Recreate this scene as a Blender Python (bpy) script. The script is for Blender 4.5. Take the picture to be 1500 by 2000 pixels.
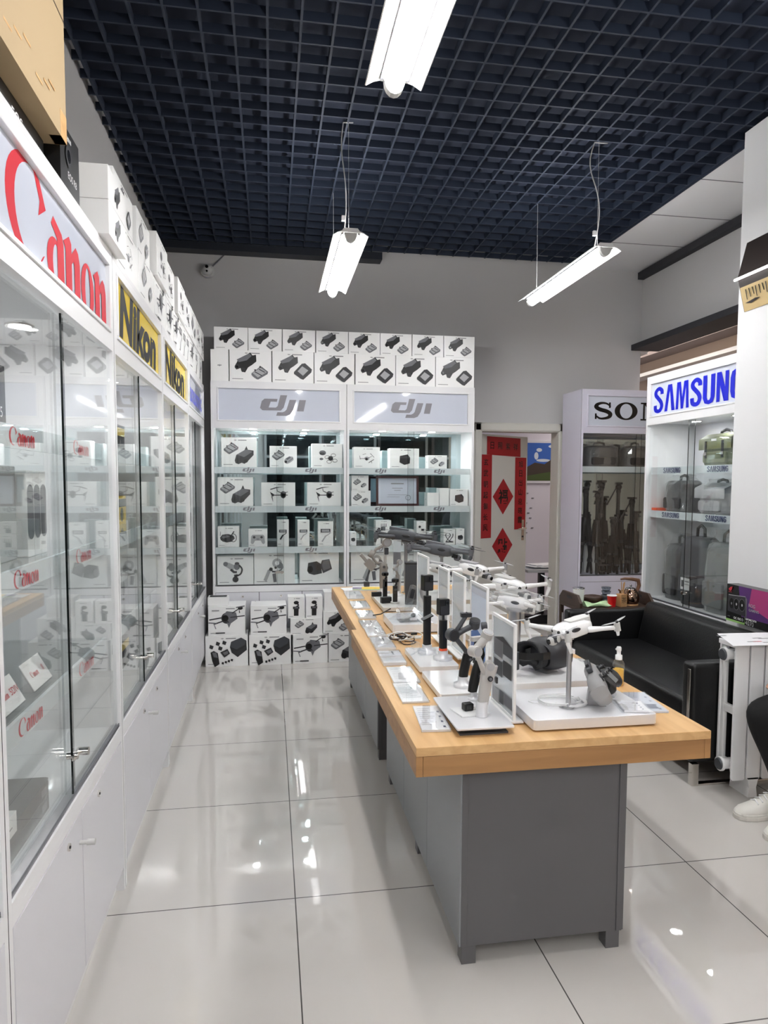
import bpy, math, random
from mathutils import Vector, Matrix, Euler
random.seed(7)
for o in list(bpy.data.objects): bpy.data.objects.remove(o)
S = bpy.context.scene; COL = S.collection
PI = math.pi
# ------------------------------------------------------------------ camera, world, exposure
cam_d = bpy.data.cameras.new('camera'); cam = bpy.data.objects.new('camera', cam_d); COL.objects.link(cam); S.camera = cam
cam_d.sensor_fit = 'VERTICAL'; cam_d.sensor_height = 36.0; cam_d.lens = 1340.8/2000*36; cam_d.shift_y = 0.0176; cam_d.clip_start = .02
PIT, YAW, ROL = .0684, .1637, .0045
cam.matrix_world = (Matrix.Translation((0, 0, 1.555)) @ Matrix.Rotation(-YAW, 4, 'Z') @ Matrix.Rotation(PI/2-PIT, 4, 'X') @ Matrix.Rotation(ROL, 4, 'Z'))
W = bpy.data.worlds.new('world'); S.world = W; W.use_nodes = True
W.node_tree.nodes['Background'].inputs[0].default_value = (.55, .6, .7, 1); W.node_tree.nodes['Background'].inputs[1].default_value = .25
S.view_settings.view_transform = 'Standard'; S.view_settings.look = 'None'; S.view_settings.gamma = 1; S.view_settings.use_curve_mapping = False
S.view_settings.exposure = -0.13
S.cycles.sample_clamp_indirect = 60
LAMP_W = 24.0; TUBE_E = 70.0; UP_E = 56.0
# ------------------------------------------------------------------ materials
def lin(c): return tuple(((x/12.92) if x <= .04045 else ((x+.055)/1.055)**2.4) for x in c)
MATS = {}
def M(name, rgb=(.8, .8, .8), rough=.5, metal=0, spec=.5, emit=0, coat=0, noise=0, nscale=8, bump=0):
    if name in MATS: return MATS[name]
    m = bpy.data.materials.new(name); m.use_nodes = True; MATS[name] = m
    nt = m.node_tree; b = nt.nodes['Principled BSDF']; c = lin(rgb)+(1,)
    b.inputs['Base Color'].default_value = c; b.inputs['Roughness'].default_value = rough; b.inputs['Metallic'].default_value = metal
    b.inputs['Specular IOR Level'].default_value = spec; b.inputs['Coat Weight'].default_value = coat
    if emit: b.inputs['Emission Color'].default_value = c; b.inputs['Emission Strength'].default_value = emit
    if noise or bump:
        tc = nt.nodes.new('ShaderNodeTexCoord'); n = nt.nodes.new('ShaderNodeTexNoise'); n.inputs['Scale'].default_value = nscale; n.inputs['Detail'].default_value = 4
        nt.links.new(tc.outputs['Object'], n.inputs['Vector'])
        if noise:
            r = nt.nodes.new('ShaderNodeMapRange'); r.inputs['To Min'].default_value = 1-noise; r.inputs['To Max'].default_value = 1+noise
            h = nt.nodes.new('ShaderNodeHueSaturation'); h.inputs['Color'].default_value = c
            nt.links.new(n.outputs['Fac'], r.inputs['Value']); nt.links.new(r.outputs[0], h.inputs['Value']); nt.links.new(h.outputs[0], b.inputs['Base Color'])
        if bump:
            bu = nt.nodes.new('ShaderNodeBump'); bu.inputs['Strength'].default_value = bump; bu.inputs['Distance'].default_value = .01
            nt.links.new(n.outputs['Fac'], bu.inputs['Height']); nt.links.new(bu.outputs[0], b.inputs['Normal'])
    return m
def glassmat(name, tint=(.968, .98, .978), rough=0.0, opac=0, ior=1.5):
    if name in MATS: return MATS[name]
    m = bpy.data.materials.new(name); m.use_nodes = True; MATS[name] = m; nt = m.node_tree; N = nt.nodes; Lk = nt.links
    N.remove(N['Principled BSDF']); out = N['Material Output']
    t = N.new('ShaderNodeBsdfTransparent'); t.inputs[0].default_value = tint+(1,)
    g = N.new('ShaderNodeBsdfGlossy'); g.inputs['Roughness'].default_value = rough; g.inputs[0].default_value = (1, 1, 1, 1)
    geo = N.new('ShaderNodeNewGeometry'); mr = N.new('ShaderNodeMapRange'); mr.inputs['To Min'].default_value = ior; mr.inputs['To Max'].default_value = 1/ior
    Lk.new(geo.outputs['Backfacing'], mr.inputs['Value']); f = N.new('ShaderNodeFresnel'); Lk.new(mr.outputs[0], f.inputs['IOR'])
    mx = N.new('ShaderNodeMixShader'); Lk.new(f.outputs[0], mx.inputs[0]); Lk.new(t.outputs[0], mx.inputs[1]); Lk.new(g.outputs[0], mx.inputs[2])
    last = mx
    if opac:
        d = N.new('ShaderNodeBsdfDiffuse'); d.inputs[0].default_value = (.85, .88, .88, 1); m2 = N.new('ShaderNodeMixShader'); m2.inputs[0].default_value = opac
        Lk.new(mx.outputs[0], m2.inputs[1]); Lk.new(d.outputs[0], m2.inputs[2]); last = m2
    Lk.new(last.outputs[0], out.inputs[0]); return m
M('laminate', (.90, .90, .905), .28); M('laminate_grey', (.84, .84, .86), .3); M('lilac', (.83, .82, .875), .35)  # lilac: purple light tint put into the tripod cabinet's colour
M('wall', (.75, .745, .745), .8, noise=.02, nscale=2); M('wall_white', (.88, .88, .885), .6); M('alu', (.72, .72, .73), .28, .9); M('chrome', (.86, .84, .82), .12, 1)
M('card', (.95, .95, .945), .32); M('black', (.055, .055, .06), .4); M('dark', (.16, .16, .175), .45); M('mid', (.42, .42, .44), .5); M('light', (.66, .66, .67), .45)
M('text', (.55, .55, .56), .5); M('sign_white', (.80, .82, .87), .05); M('sign_yellow', (.90, .78, .14), .2); M('red', (.76, .09, .17), .6, spec=.25); M('letter_black', (.16, .16, .15), .65, spec=.2); M('djigrey', (.52, .51, .54), .25)
M('blue', (.07, .12, .78), .3); M('navy', (.12, .17, .36), .4); M('ink', (.02, .02, .025), .25); M('white', (.93, .93, .93), .35); M('paper', (.93, .93, .94), .5); M('edge_green', (.03, .07, .065), .2)
M('yellow', (.95, .80, .10), .35); M('cardboard', (.70, .61, .47), .75, noise=.04, nscale=3); M('brown', (.24, .17, .13), .5); M('leather', (.035, .038, .045), .38, bump=.12, nscale=90)
M('paperred', (.62, .05, .09), .55, noise=.05, nscale=14); M('kettle', (.62, .50, .42), .12, 1); M('steel', (.7, .7, .71), .18, 1); M('gloss_white', (.94, .94, .94), .18, coat=.3)
M('grey_plastic', (.60, .60, .60), .42); M('slate', (.25, .26, .28), .45); M('slate2', (.33, .34, .36), .5); M('pale', (.78, .78, .77), .42); M('lens', (.02, .02, .03), .05, coat=1)
M('drawer_grey', (.365, .36, .365), .42); M('drawer_side_lit', (.52, .53, .54), .35); M('green_cloth', (.72, .84, .66), .85); M('redcup', (.82, .10, .11), .35); M('bamboo', (.72, .56, .38), .6)
M('mirror', (.72, .78, .79), .015, 1); M('beige', (.84, .76, .69), .7); M('mauve', (.55, .50, .49), .8); M('darktrim', (.17, .17, .19), .7, noise=.2, nscale=20); M('duct', (.10, .12, .16), .5)
M('emit_tube', (1, 1, 1), .5, emit=TUBE_E); M('emit_fill', (1, 1, 1), .5, emit=UP_E); M('emit_soft', (1, 1, 1), .5, emit=12); M('emit_strip', (1, 1, 1), emit=6); M('orange', (.92, .35, .2), .5); M('olive', (.42, .44, .33), .7); M('bagblack', (.10, .10, .115), .6)
M('baggrey', (.45, .46, .46), .6); M('purple', (.32, .16, .42), .3); M('magenta', (.66, .22, .46), .3); M('limegreen', (.55, .72, .40), .4); M('rogred', (.75, .12, .2), .3); M('gpu', (.16, .16, .18), .3)
M('trouser', (.035, .037, .045), .85, bump=.2, nscale=60); M('shoe', (.87, .86, .83), .55, noise=.05, nscale=30); M('sole', (.82, .80, .77), .6); M('skin', (.80, .62, .52), .5); M('hair', (.05, .04, .04), .5); M('jacket', (.10, .11, .14), .8)
M('sky', (.20, .38, .72), .4); M('cloudy', (.8, .84, .9), .5); M('rock', (.24, .20, .18), .6); M('grass_print', (.25, .32, .16), .6); M('poster_frame', (.82, .82, .86), .4); M('water', (.35, .5, .75), .1)
glassmat('glass'); glassmat('glass_shelf', (.94, .97, .965)); glassmat('plastic_film', (.97, .97, .97), .07, .07, 1.75); glassmat('clear_film', (.992, .994, .995), .01, .02, 1.45); glassmat('acrylic', (.96, .97, .98), .02, .04); glassmat('print_film', (.82, .86, .9), .03, .35); glassmat('dark_glass', (.55, .6, .64))
def woodmat():
    m = bpy.data.materials.new('oak'); m.use_nodes = True; MATS['oak'] = m; nt = m.node_tree; b = nt.nodes['Principled BSDF']
    tc = nt.nodes.new('ShaderNodeTexCoord'); mp = nt.nodes.new('ShaderNodeMapping'); mp.inputs['Scale'].default_value = (14, 1.1, 22)
    n = nt.nodes.new('ShaderNodeTexNoise'); n.inputs['Scale'].default_value = 1.6; n.inputs['Detail'].default_value = 5; n.inputs['Distortion'].default_value = .6
    r = nt.nodes.new('ShaderNodeValToRGB'); r.color_ramp.elements[0].position = .3; r.color_ramp.elements[1].position = .7
    r.color_ramp.elements[0].color = lin((.80, .62, .41))+(1,); r.color_ramp.elements[1].color = lin((.88, .72, .50))+(1,)
    nt.links.new(tc.outputs['Object'], mp.inputs[0]); nt.links.new(mp.outputs[0], n.inputs['Vector']); nt.links.new(n.outputs['Fac'], r.inputs[0]); nt.links.new(r.outputs[0], b.inputs['Base Color'])
    b.inputs['Roughness'].default_value = .42
    # the same boards on the apron, shade put into the colour, grain running across
    m2 = m.copy(); m2.name = 'oak_apron_shaded'; MATS['oak_apron_shaded'] = m2
    for x in m2.node_tree.nodes:
        if x.type == 'MAPPING': x.inputs['Scale'].default_value = (1.2, 8, 16)
        if x.type == 'VALTORGB': x.color_ramp.elements[0].color = lin((.60, .43, .26))+(1,); x.color_ramp.elements[1].color = lin((.70, .52, .33))+(1,)
woodmat()
def tilemat():
    m = bpy.data.materials.new('floor_tile'); m.use_nodes = True; MATS['tile'] = m; nt = m.node_tree; b = nt.nodes['Principled BSDF']; N = nt.nodes; L = nt.links
    g = N.new('ShaderNodeNewGeometry'); sp = N.new('ShaderNodeSeparateXYZ'); L.new(g.outputs['Position'], sp.inputs[0])
    outs = []; cells = []
    for ax, off in (('X', .081), ('Y', 4.894)):
        a = N.new('ShaderNodeMath'); a.operation = 'SUBTRACT'; a.inputs[1].default_value = off; L.new(sp.outputs[ax], a.inputs[0])
        d = N.new('ShaderNodeMath'); d.operation = 'DIVIDE'; d.inputs[1].default_value = .8; L.new(a.outputs[0], d.inputs[0])
        fl = N.new('ShaderNodeMath'); fl.operation = 'FLOOR'; L.new(d.outputs[0], fl.inputs[0]); cells.append(fl)
        w = N.new('ShaderNodeMath'); w.operation = 'PINGPONG'; w.inputs[1].default_value = .5; L.new(d.outputs[0], w.inputs[0])
        c = N.new('ShaderNodeMath'); c.operation = 'LESS_THAN'; c.inputs[1].default_value = .0028; L.new(w.outputs[0], c.inputs[0]); outs.append(c)
    mx = N.new('ShaderNodeMath'); mx.operation = 'MAXIMUM'; L.new(outs[0].outputs[0], mx.inputs[0]); L.new(outs[1].outputs[0], mx.inputs[1])
    cv = N.new('ShaderNodeCombineXYZ'); L.new(cells[0].outputs[0], cv.inputs[0]); L.new(cells[1].outputs[0], cv.inputs[1])
    wn = N.new('ShaderNodeTexWhiteNoise'); wn.noise_dimensions = '2D'; L.new(cv.outputs[0], wn.inputs['Vector'])
    n = N.new('ShaderNodeTexNoise'); n.inputs['Scale'].default_value = 3.0; L.new(g.outputs['Position'], n.inputs['Vector'])
    ad = N.new('ShaderNodeMath'); ad.operation = 'ADD'; L.new(wn.outputs['Value'], ad.inputs[0]); L.new(n.outputs['Fac'], ad.inputs[1])
    mr = N.new('ShaderNodeMapRange'); mr.inputs['From Max'].default_value = 2; mr.inputs['To Min'].default_value = .96; mr.inputs['To Max'].default_value = 1.03; L.new(ad.outputs[0], mr.inputs['Value'])
    h = N.new('ShaderNodeHueSaturation'); h.inputs['Color'].default_value = lin((.79, .775, .755))+(1,); L.new(mr.outputs[0], h.inputs['Value'])
    c = N.new('ShaderNodeMixRGB'); L.new(mx.outputs[0], c.inputs[0]); L.new(h.outputs[0], c.inputs[1]); c.inputs[2].default_value = lin((.34, .33, .32))+(1,)
    L.new(c.outputs[0], b.inputs['Base Color']); b.inputs['Roughness'].default_value = .018; b.inputs['Specular IOR Level'].default_value = .9
tilemat()
# ------------------------------------------------------------------ mesh builder
class MB:
    def __init__(s): s.v = []; s.f = []; s.m = []; s.sm = []; s.mats = []
    def mi(s, k):
        if k not in s.mats: s.mats.append(k)
        return s.mats.index(k)
    def add(s, vs, fs, k, smooth=False, T=None):
        b = len(s.v); i = s.mi(k)
        for v in vs:
            v = Vector(v); s.v.append(tuple(T @ v) if T is not None else tuple(v))
        for f in fs: s.f.append(tuple(b+q for q in f)); s.m.append(i); s.sm.append(smooth)
        return s
    def box(s, x0, x1, y0, y1, z0, z1, k, T=None):
        vs = [(x, y, z) for z in (z0, z1) for y in (y0, y1) for x in (x0, x1)]
        return s.add(vs, [(0, 2, 3, 1), (4, 5, 7, 6), (0, 1, 5, 4), (2, 6, 7, 3), (0, 4, 6, 2), (1, 3, 7, 5)], k, False, T)
    def rbox(s, x0, x1, y0, y1, z0, z1, r, k, n=3, T=None, axis='z'):
        # box with rounded corners about one axis
        A = {'z': (x0, x1, y0, y1, z0, z1), 'y': (x0, x1, z0, z1, y0, y1), 'x': (y0, y1, z0, z1, x0, x1)}[axis]
        a0, a1, b0, b1, c0, c1 = A; pts = []
        for cx, cy, st in ((a1-r, b1-r, 0), (a0+r, b1-r, 1), (a0+r, b0+r, 2), (a1-r, b0+r, 3)):
            for i in range(n+1):
                t = (st+i/n)*PI/2; pts.append((cx+r*math.cos(t), cy+r*math.sin(t)))
        return s.prism(pts, c0, c1, k, T, axis)
    def prism(s, pts, c0, c1, k, T=None, axis='z', k2=None):
        n = len(pts)
        if axis == 'z': g = lambda p, c: (p[0], p[1], c)
        elif axis == 'y': g = lambda p, c: (p[0], c, p[1])
        else: g = lambda p, c: (c, p[0], p[1])
        vs = [g(p, c0) for p in pts]+[g(p, c1) for p in pts]
        fs = [(i, (i+1) % n, n+(i+1) % n, n+i) for i in range(n)]
        caps = [tuple(range(n))[::-1], tuple(range(n, 2*n))]
        if axis == 'y': fs = [f[::-1] for f in fs]; caps = [c[::-1] for c in caps]
        s.add(vs, fs+caps, k, False, T); return s
    def cyl(s, p0, p1, r0, r1=None, k='white', n=14, smooth=True, cap=True):
        r1 = r0 if r1 is None else r1
        p0 = Vector(p0); p1 = Vector(p1); d = (p1-p0).normalized(); u = d.orthogonal().normalized(); w = d.cross(u)
        vs = []
        for p, r in ((p0, r0), (p1, r1)):
            for i in range(n): t = 2*PI*i/n; vs.append(p+r*(math.cos(t)*u+math.sin(t)*w))
        s.add(vs, [(i, (i+1) % n, n+(i+1) % n, n+i) for i in range(n)], k, smooth)
        if cap: s.add(vs, [tuple(range(n))[::-1], tuple(range(n, 2*n))], k, False)
        return s
    def tube(s, pts, r, k, n=8, closed=False):
        P = [Vector(p) for p in pts]; vs = []; m = len(P); up = None
        for i, p in enumerate(P):
            a = P[i-1] if (i > 0 or closed) else P[i]; b = P[(i+1) % m] if (i < m-1 or closed) else P[i]
            d = (b-a).normalized()
            if up is None: up = d.orthogonal().normalized()
            up = (up-d*up.dot(d)); up = up.normalized() if up.length > 1e-6 else d.orthogonal().normalized()
            w = d.cross(up); rr = r[i] if isinstance(r, (list, tuple)) else r
            for j in range(n): t = 2*PI*j/n; vs.append(p+rr*(math.cos(t)*up+math.sin(t)*w))
        fs = [(i*n+j, i*n+(j+1) % n, ((i+1) % m)*n+(j+1) % n, ((i+1) % m)*n+j) for i in range(m if closed else m-1) for j in range(n)]
        s.add(vs, fs, k, True)
        if not closed: s.add(vs, [tuple(range(n))[::-1], tuple(range((m-1)*n, m*n))], k)
        return s
    def lathe(s, prof, k, n=20, c=(0, 0, 0), T=None, smooth=True):
        vs = [(c[0]+r*math.cos(2*PI*j/n), c[1]+r*math.sin(2*PI*j/n), c[2]+z) for r, z in prof for j in range(n)]; m = len(prof)
        s.add(vs, [(i*n+j, i*n+(j+1) % n, (i+1)*n+(j+1) % n, (i+1)*n+j) for i in range(m-1) for j in range(n)], k, smooth, T)
        s.add(vs, [tuple(range(n))[::-1], tuple(range((m-1)*n, m*n))], k, False, T); return s
    def ell(s, c, r, k, n=14, m=9, T=None, e=1.0):
        pw = lambda a: math.copysign(abs(a)**e, a)
        vs = []
        for i in range(m+1):
            ph = -PI/2+PI*i/m
            for j in range(n):
                t = 2*PI*j/n; vs.append((c[0]+r[0]*pw(math.cos(ph))*pw(math.cos(t)), c[1]+r[1]*pw(math.cos(ph))*pw(math.sin(t)), c[2]+r[2]*pw(math.sin(ph))))
        return s.add(vs, [(i*n+j, i*n+(j+1) % n, (i+1)*n+(j+1) % n, (i+1)*n+j) for i in range(m) for j in range(n)], k, True, T)
    def loft(s, rings, k, smooth=True, T=None, cap=True):
        n = len(rings[0]); vs = [p for r in rings for p in r]
        s.add(vs, [(i*n+j, i*n+(j+1) % n, (i+1)*n+(j+1) % n, (i+1)*n+j) for i in range(len(rings)-1) for j in range(n)], k, smooth, T)
        if cap: s.add(vs, [tuple(range(n))[::-1], tuple(range((len(rings)-1)*n, len(rings)*n))], k, smooth, T)
        return s
    def art(s, A, y=0.0, T=None, step=.00025):
        # printed artwork: thin ink layers on a front that faces -y; A = [(polygon, material)]
        for i, (pg, k) in enumerate(A):
            yy = y-.0004-step*i
            if isinstance(pg, tuple) and pg[0] == 'S':   # strip of quads between two rails
                a, b = pg[1], pg[2]; n = len(a); vs = [(p[0], yy, p[1]) for p in a]+[(p[0], yy, p[1]) for p in b]
                s.add(vs, [(j, j+1, n+j+1, n+j) for j in range(n-1)], k, False, T)
            elif isinstance(pg, tuple) and pg[0] == 'M':
                s.add([(p[0], yy, p[1]) for p in pg[1]], pg[2], k, False, T)
            else: s.add([(p[0], yy, p[1]) for p in pg], [tuple(range(len(pg)))], k, False, T)
        return s
    def build(s, name, parent=None, loc=(0, 0, 0), rot=(0, 0, 0), bevel=0, subsurf=0):
        me = bpy.data.meshes.new(name); me.from_pydata(s.v, [], s.f)
        for k in s.mats: me.materials.append(MATS[k])
        me.polygons.foreach_set('material_index', s.m); me.polygons.foreach_set('use_smooth', s.sm); me.update()
        o = bpy.data.objects.new(name, me); COL.objects.link(o); o.location = loc; o.rotation_euler = rot
        if parent: o.parent = parent
        if bevel:
            b = o.modifiers.new('bevel', 'BEVEL'); b.width = bevel; b.segments = 2; b.limit_method = 'ANGLE'; b.angle_limit = .6
        if subsurf:
            b = o.modifiers.new('sub', 'SUBSURF'); b.levels = subsurf; b.render_levels = subsurf
        return o
def thing(name, label, cat, loc=(0, 0, 0), rz=0, group=None):
    o = bpy.data.objects.new(name, None); COL.objects.link(o); o.location = loc; o.rotation_euler = (0, 0, rz); o.empty_display_size = .05
    o['label'] = label; o['category'] = cat
    if group: o['group'] = group
    return o
def tag(o, label, cat, group=None):
    o['label'] = label; o['category'] = cat
    if group: o['group'] = group
    return o
def struct(o): o['kind'] = 'structure'; return o
def dup(o, parent=None):
    c = o.copy(); COL.objects.link(c); c.parent = parent
    for ch in list(o.children): dup(ch, c)
    return c
ORD = ['first', 'second', 'third', 'fourth', 'fifth', 'sixth', 'seventh', 'eighth', 'ninth', 'tenth', 'eleventh', 'twelfth', 'thirteenth', 'fourteenth']
def ordn(i, n, a='leftmost', b='rightmost'): return a if i == 0 else (b if i == n-1 else ORD[i]+' from the left')
# ------------------------------------------------------------------ 2-D drawing (prints and lettering)
def disc(cx, cy, rx, ry=None, k='dark', n=16, rot=0):
    ry = ry or rx; c, s_ = math.cos(rot), math.sin(rot)
    return ([(cx+rx*math.cos(2*PI*i/n)*c-ry*math.sin(2*PI*i/n)*s_, cy+rx*math.cos(2*PI*i/n)*s_+ry*math.sin(2*PI*i/n)*c) for i in range(n)], k)
def ring(cx, cy, rx, ry, wx, wy, k, n=24, a0=0, a1=2*PI, dx=0, dy=0):
    A = [(cx+rx*math.cos(a0+(a1-a0)*i/n), cy+ry*math.sin(a0+(a1-a0)*i/n)) for i in range(n+1)]
    B = [(cx+dx+(rx-wx)*math.cos(a0+(a1-a0)*i/n), cy+dy+(ry-wy)*math.sin(a0+(a1-a0)*i/n)) for i in range(n+1)]
    return (('S', B, A), k)
def rect(x0, x1, y0, y1, k): return ([(x0, y0), (x1, y0), (x1, y1), (x0, y1)], k)
def stroke(pts, w, k, curve=0):
    P = [Vector((p[0], p[1])) for p in pts]; Wd = w if isinstance(w, (list, tuple)) else [w]*len(P)
    if curve:
        Q = []; V = []
        for i in range(len(P)-1):
            p0 = P[max(i-1, 0)]; p1 = P[i]; p2 = P[i+1]; p3 = P[min(i+2, len(P)-1)]
            for j in range(curve):
                t = j/curve; Q.append(.5*((2*p1)+(-p0+p2)*t+(2*p0-5*p1+4*p2-p3)*t*t+(-p0+3*p1-3*p2+p3)*t**3)); V.append(Wd[i]*(1-t)+Wd[i+1]*t)
        P = Q+[P[-1]]; Wd = V+[Wd[-1]]
    A = []; B = []
    for i, p in enumerate(P):
        d = (P[min(i+1, len(P)-1)]-P[max(i-1, 0)]).normalized(); nrm = Vector((-d.y, d.x))*Wd[i]/2
        A.append(tuple(p-nrm)); B.append(tuple(p+nrm))
    return (('S', A, B), k)
def place(A, cx, cy, sx, sy=None):
    sy = sy or sx; f = lambda p: (cx+p[0]*sx, cy+p[1]*sy); out = []
    for pg, k in A:
        if isinstance(pg, tuple) and pg[0] == 'S': out.append((('S', [f(p) for p in pg[1]], [f(p) for p in pg[2]]), k))
        elif isinstance(pg, tuple) and pg[0] == 'M': out.append((('M', [f(p) for p in pg[1]], pg[2]), k))
        else: out.append(([f(p) for p in pg], k))
    return out
TXT = {}
def text(s, k, h=1.0, offset=0, shear=0, w=None, space=1):
    key = (s, offset, shear, space)
    if key not in TXT:
        cu = bpy.data.curves.new('t', 'FONT'); cu.body = s; cu.offset = offset; cu.shear = shear; cu.space_character = space; cu.resolution_u = 4
        o = bpy.data.objects.new('t', cu); me = bpy.data.meshes.new_from_object(o)
        V = [(v.co.x, v.co.y) for v in me.vertices]; F = [tuple(p.vertices) for p in me.polygons]
        bpy.data.objects.remove(o); bpy.data.meshes.remove(me); TXT[key] = (V, F)
    V, F = TXT[key]
    if not V: return []
    x0 = min(v[0] for v in V); x1 = max(v[0] for v in V); y0 = min(v[1] for v in V); y1 = max(v[1] for v in V)
    sc = h/(y1-y0); sx = w/(x1-x0) if w else sc
    return [(('M', [((v[0]-(x0+x1)/2)*sx, (v[1]-(y0+y1)/2)*sc) for v in V], F), k)]
_d = lambda L: [((x-826)/517, (861-y)/517) for x, y in L]
def dji(k='djigrey'):   # width 1, centred
    return [(('S', _d([(873, 745), (832, 885), (800, 918), (595, 918), (568, 893), (588, 815), (620, 788), (765, 788)]), _d([(797, 745), (765, 868), (745, 886), (664, 886), (664, 886), (688, 820), (690, 820), (757, 820)])), k),
            (('S', _d([(975, 795), (940, 905), (905, 960), (860, 977), (748, 977)]), _d([(900, 795), (865, 905), (845, 925), (820, 937), (762, 937)])), k), (_d([(982, 922), (1058, 922), (1085, 795), (1010, 795)]), k)]
def canon(k='red'):    # height 1 for the capital, width about 2.75
    A = []
    A.append(ring(.42, .5, .42, .5, .07, .04, k, a0=.95, a1=5.6, dx=.10)); A.append(([(.56, .985), (.70, .93), (.84, .70), (.66, .56), (.70, .72)], k))
    def a(x):
        return [ring(x+.19, .25, .21, .27, .12, .06, k, dx=.03), (([(x+.25, 0), (x+.43, 0), (x+.43, .55), (x+.38, .64), (x+.16, .74), (x+.10, .64), (x+.25, .54)]), k)]
    def n(x):
        return [(([(x+.02, 0), (x+.20, 0), (x+.20, .66), (x+.13, .72), (x-.04, .60), (x+.02, .54)]), k), (([(x+.28, 0), (x+.46, 0), (x+.46, .52), (x+.41, .64), (x+.33, .68), (x+.19, .54), (x+.19, .42), (x+.25, .48), (x+.28, .44)]), k)]
    A += a(.86)+n(1.32)+[ring(2.04, .31, .23, .34, .14, .05, k)]+n(2.30)
    return place(A, -1.37, -.5, 1)
def serifN(x, k):
    return [rect(x, x+.30, 0, .08, k), rect(x, x+.26, .92, 1, k), rect(x+.11, x+.19, 0, 1, k), ([(x+.10, 1), (x+.34, 1), (x+.92, .0), (x+.72, 0)], k), rect(x+.80, x+.88, 0, 1, k), rect(x+.69, x+.99, .92, 1, k)]
def sony(k='ink'):
    S_ = [stroke([(.80, .74), (.62, .90), (.40, .93), (.20, .84), (.16, .70), (.32, .57), (.60, .48), (.78, .34), (.74, .16), (.52, .07), (.30, .08), (.12, .26)], [.06, .10, .13, .17, .20, .22, .22, .20, .17, .13, .10, .06], k, 4),
          rect(.72, .80, .66, .97, k), rect(.10, .18, .03, .34, k)]
    A = S_+[ring(1.50, .5, .52, .5, .24, .09, k, n=32)]+serifN(2.16, k)
    A += [([(3.26, .93), (3.36, 1), (3.62, .46), (3.62, 0), (3.80, 0), (3.80, .46), (4.08, 1), (4.0, 1), (3.72, .56), (3.50, 1)], k), rect(3.2, 3.58, .92, 1, k), rect(3.86, 4.18, .92, 1, k), rect(3.54, 3.88, 0, .08, k)]
    return place(A, -2.1, -.5, 1)
def sam_letter(c, x, k):
    w = .15
    if c == 'S': return [stroke([(x+.36, .70), (x+.35, .84), (x+.22, .93), (x+.09, .84), (x+.08, .70), (x+.20, .55), (x+.32, .40), (x+.36, .24), (x+.30, .10), (x+.20, .06), (x+.08, .12), (x+.06, .30)], w, k, 4)]
    if c == 'A': return [([(x, 0), (x+.13, 0), (x+.23, .78), (x+.25, .96), (x+.25, 1), (x+.14, 1)], k), ([(x+.23, .78), (x+.32, 0), (x+.46, 0), (x+.32, 1), (x+.25, 1), (x+.22, .96)], k)]
    if c == 'M': return [([(x, 0), (x+.11, 0), (x+.14, .8), (x+.20, 1), (x+.04, 1)], k), ([(x+.14, .82), (x+.22, 0), (x+.32, 0), (x+.20, 1), (x+.12, 1)], k), ([(x+.22, 0), (x+.32, 0), (x+.42, .82), (x+.42, 1), (x+.34, 1)], k), ([(x+.42, .82), (x+.44, 0), (x+.55, 0), (x+.51, 1), (x+.38, 1)], k)]
    if c == 'U': return [stroke([(x+.065, 1), (x+.065, .22), (x+.12, .08), (x+.21, .055), (x+.30, .08), (x+.355, .22), (x+.355, 1)], w, k)]
    if c == 'N': return [rect(x, x+.12, 0, 1, k), ([(x, 1), (x+.16, 1), (x+.42, 0), (x+.27, 0)], k), rect(x+.30, x+.42, 0, 1, k)]
    if c == 'G': return [stroke([(x+.36, .72), (x+.34, .88), (x+.21, .94), (x+.10, .88), (x+.065, .72), (x+.065, .28), (x+.10, .12), (x+.21, .06), (x+.32, .12), (x+.36, .28), (x+.36, .46)], w, k), rect(x+.21, x+.42, .44, .55, k)]
def samsung(k='blue'):
    A = []; x = 0
    for c in 'SAMSUNG': A += sam_letter(c, x, k); x += {'M': .62, 'A': .50}.get(c, .49)
    return place(A, -x/2, -.5, 1)
# printed pictures, unit about 1 wide
def a_folded():
    return [([(-.50, -.15), (-.38, .08), (-.30, .15), (.22, .50), (.34, .36), (.50, .40), (.52, .08), (.30, -.10), (.12, -.22), (-.02, -.46), (-.18, -.44), (-.24, -.26), (-.44, -.34)], 'black'),
            ([(-.42, .14), (.18, .46), (.30, .34), (.06, .12), (-.32, .02)], 'mid'), disc(-.40, -.2, .12, .12, 'dark'), disc(-.10, -.34, .12, .1, 'dark'), disc(-.40, -.2, .06, .06, 'ink')]
def a_rc(dark=False):
    if dark: return [([(-.50, -.05), (-.06, .42), (.12, .45), (.50, .12), (.46, -.05), (.02, -.46), (-.12, -.42), (-.5, -.15)], 'dark'), ([(-.30, .0), (-.04, .28), (.30, .06), (.0, -.24)], 'light')]
    return [([(-.50, -.06), (.02, .36), (.12, .36), (.50, .06), (.46, -.08), (-.10, -.42), (-.2, -.40), (-.5, -.16)], 'mid'), ([(-.44, -.04), (.04, .30), (.42, .04), (-.12, -.30)], 'light'), stroke([(-.3, .04), (.12, -.18)], .05, 'dark'), stroke([(-.05, .2), (.3, .02)], .05, 'dark'), disc(-.28, .14, .05, .05, 'black'), disc(.02, .34, .05, .06, 'black')]
def a_air():   # folded drone with lighter shell
    return [([(-.50, -.28), (-.42, .02), (.02, .28), (.12, .5), (.2, .30), (.5, .26), (.5, .02), (.2, -.3), (.02, -.46), (-.14, -.40), (-.3, -.48), (-.46, -.42)], 'dark'), ([(-.38, .04), (.1, .32), (.44, .2), (.0, -.1)], 'mid'), disc(-.34, -.28, .15, .15, 'black'), disc(.08, -.30, .12, .1, 'black')]
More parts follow.
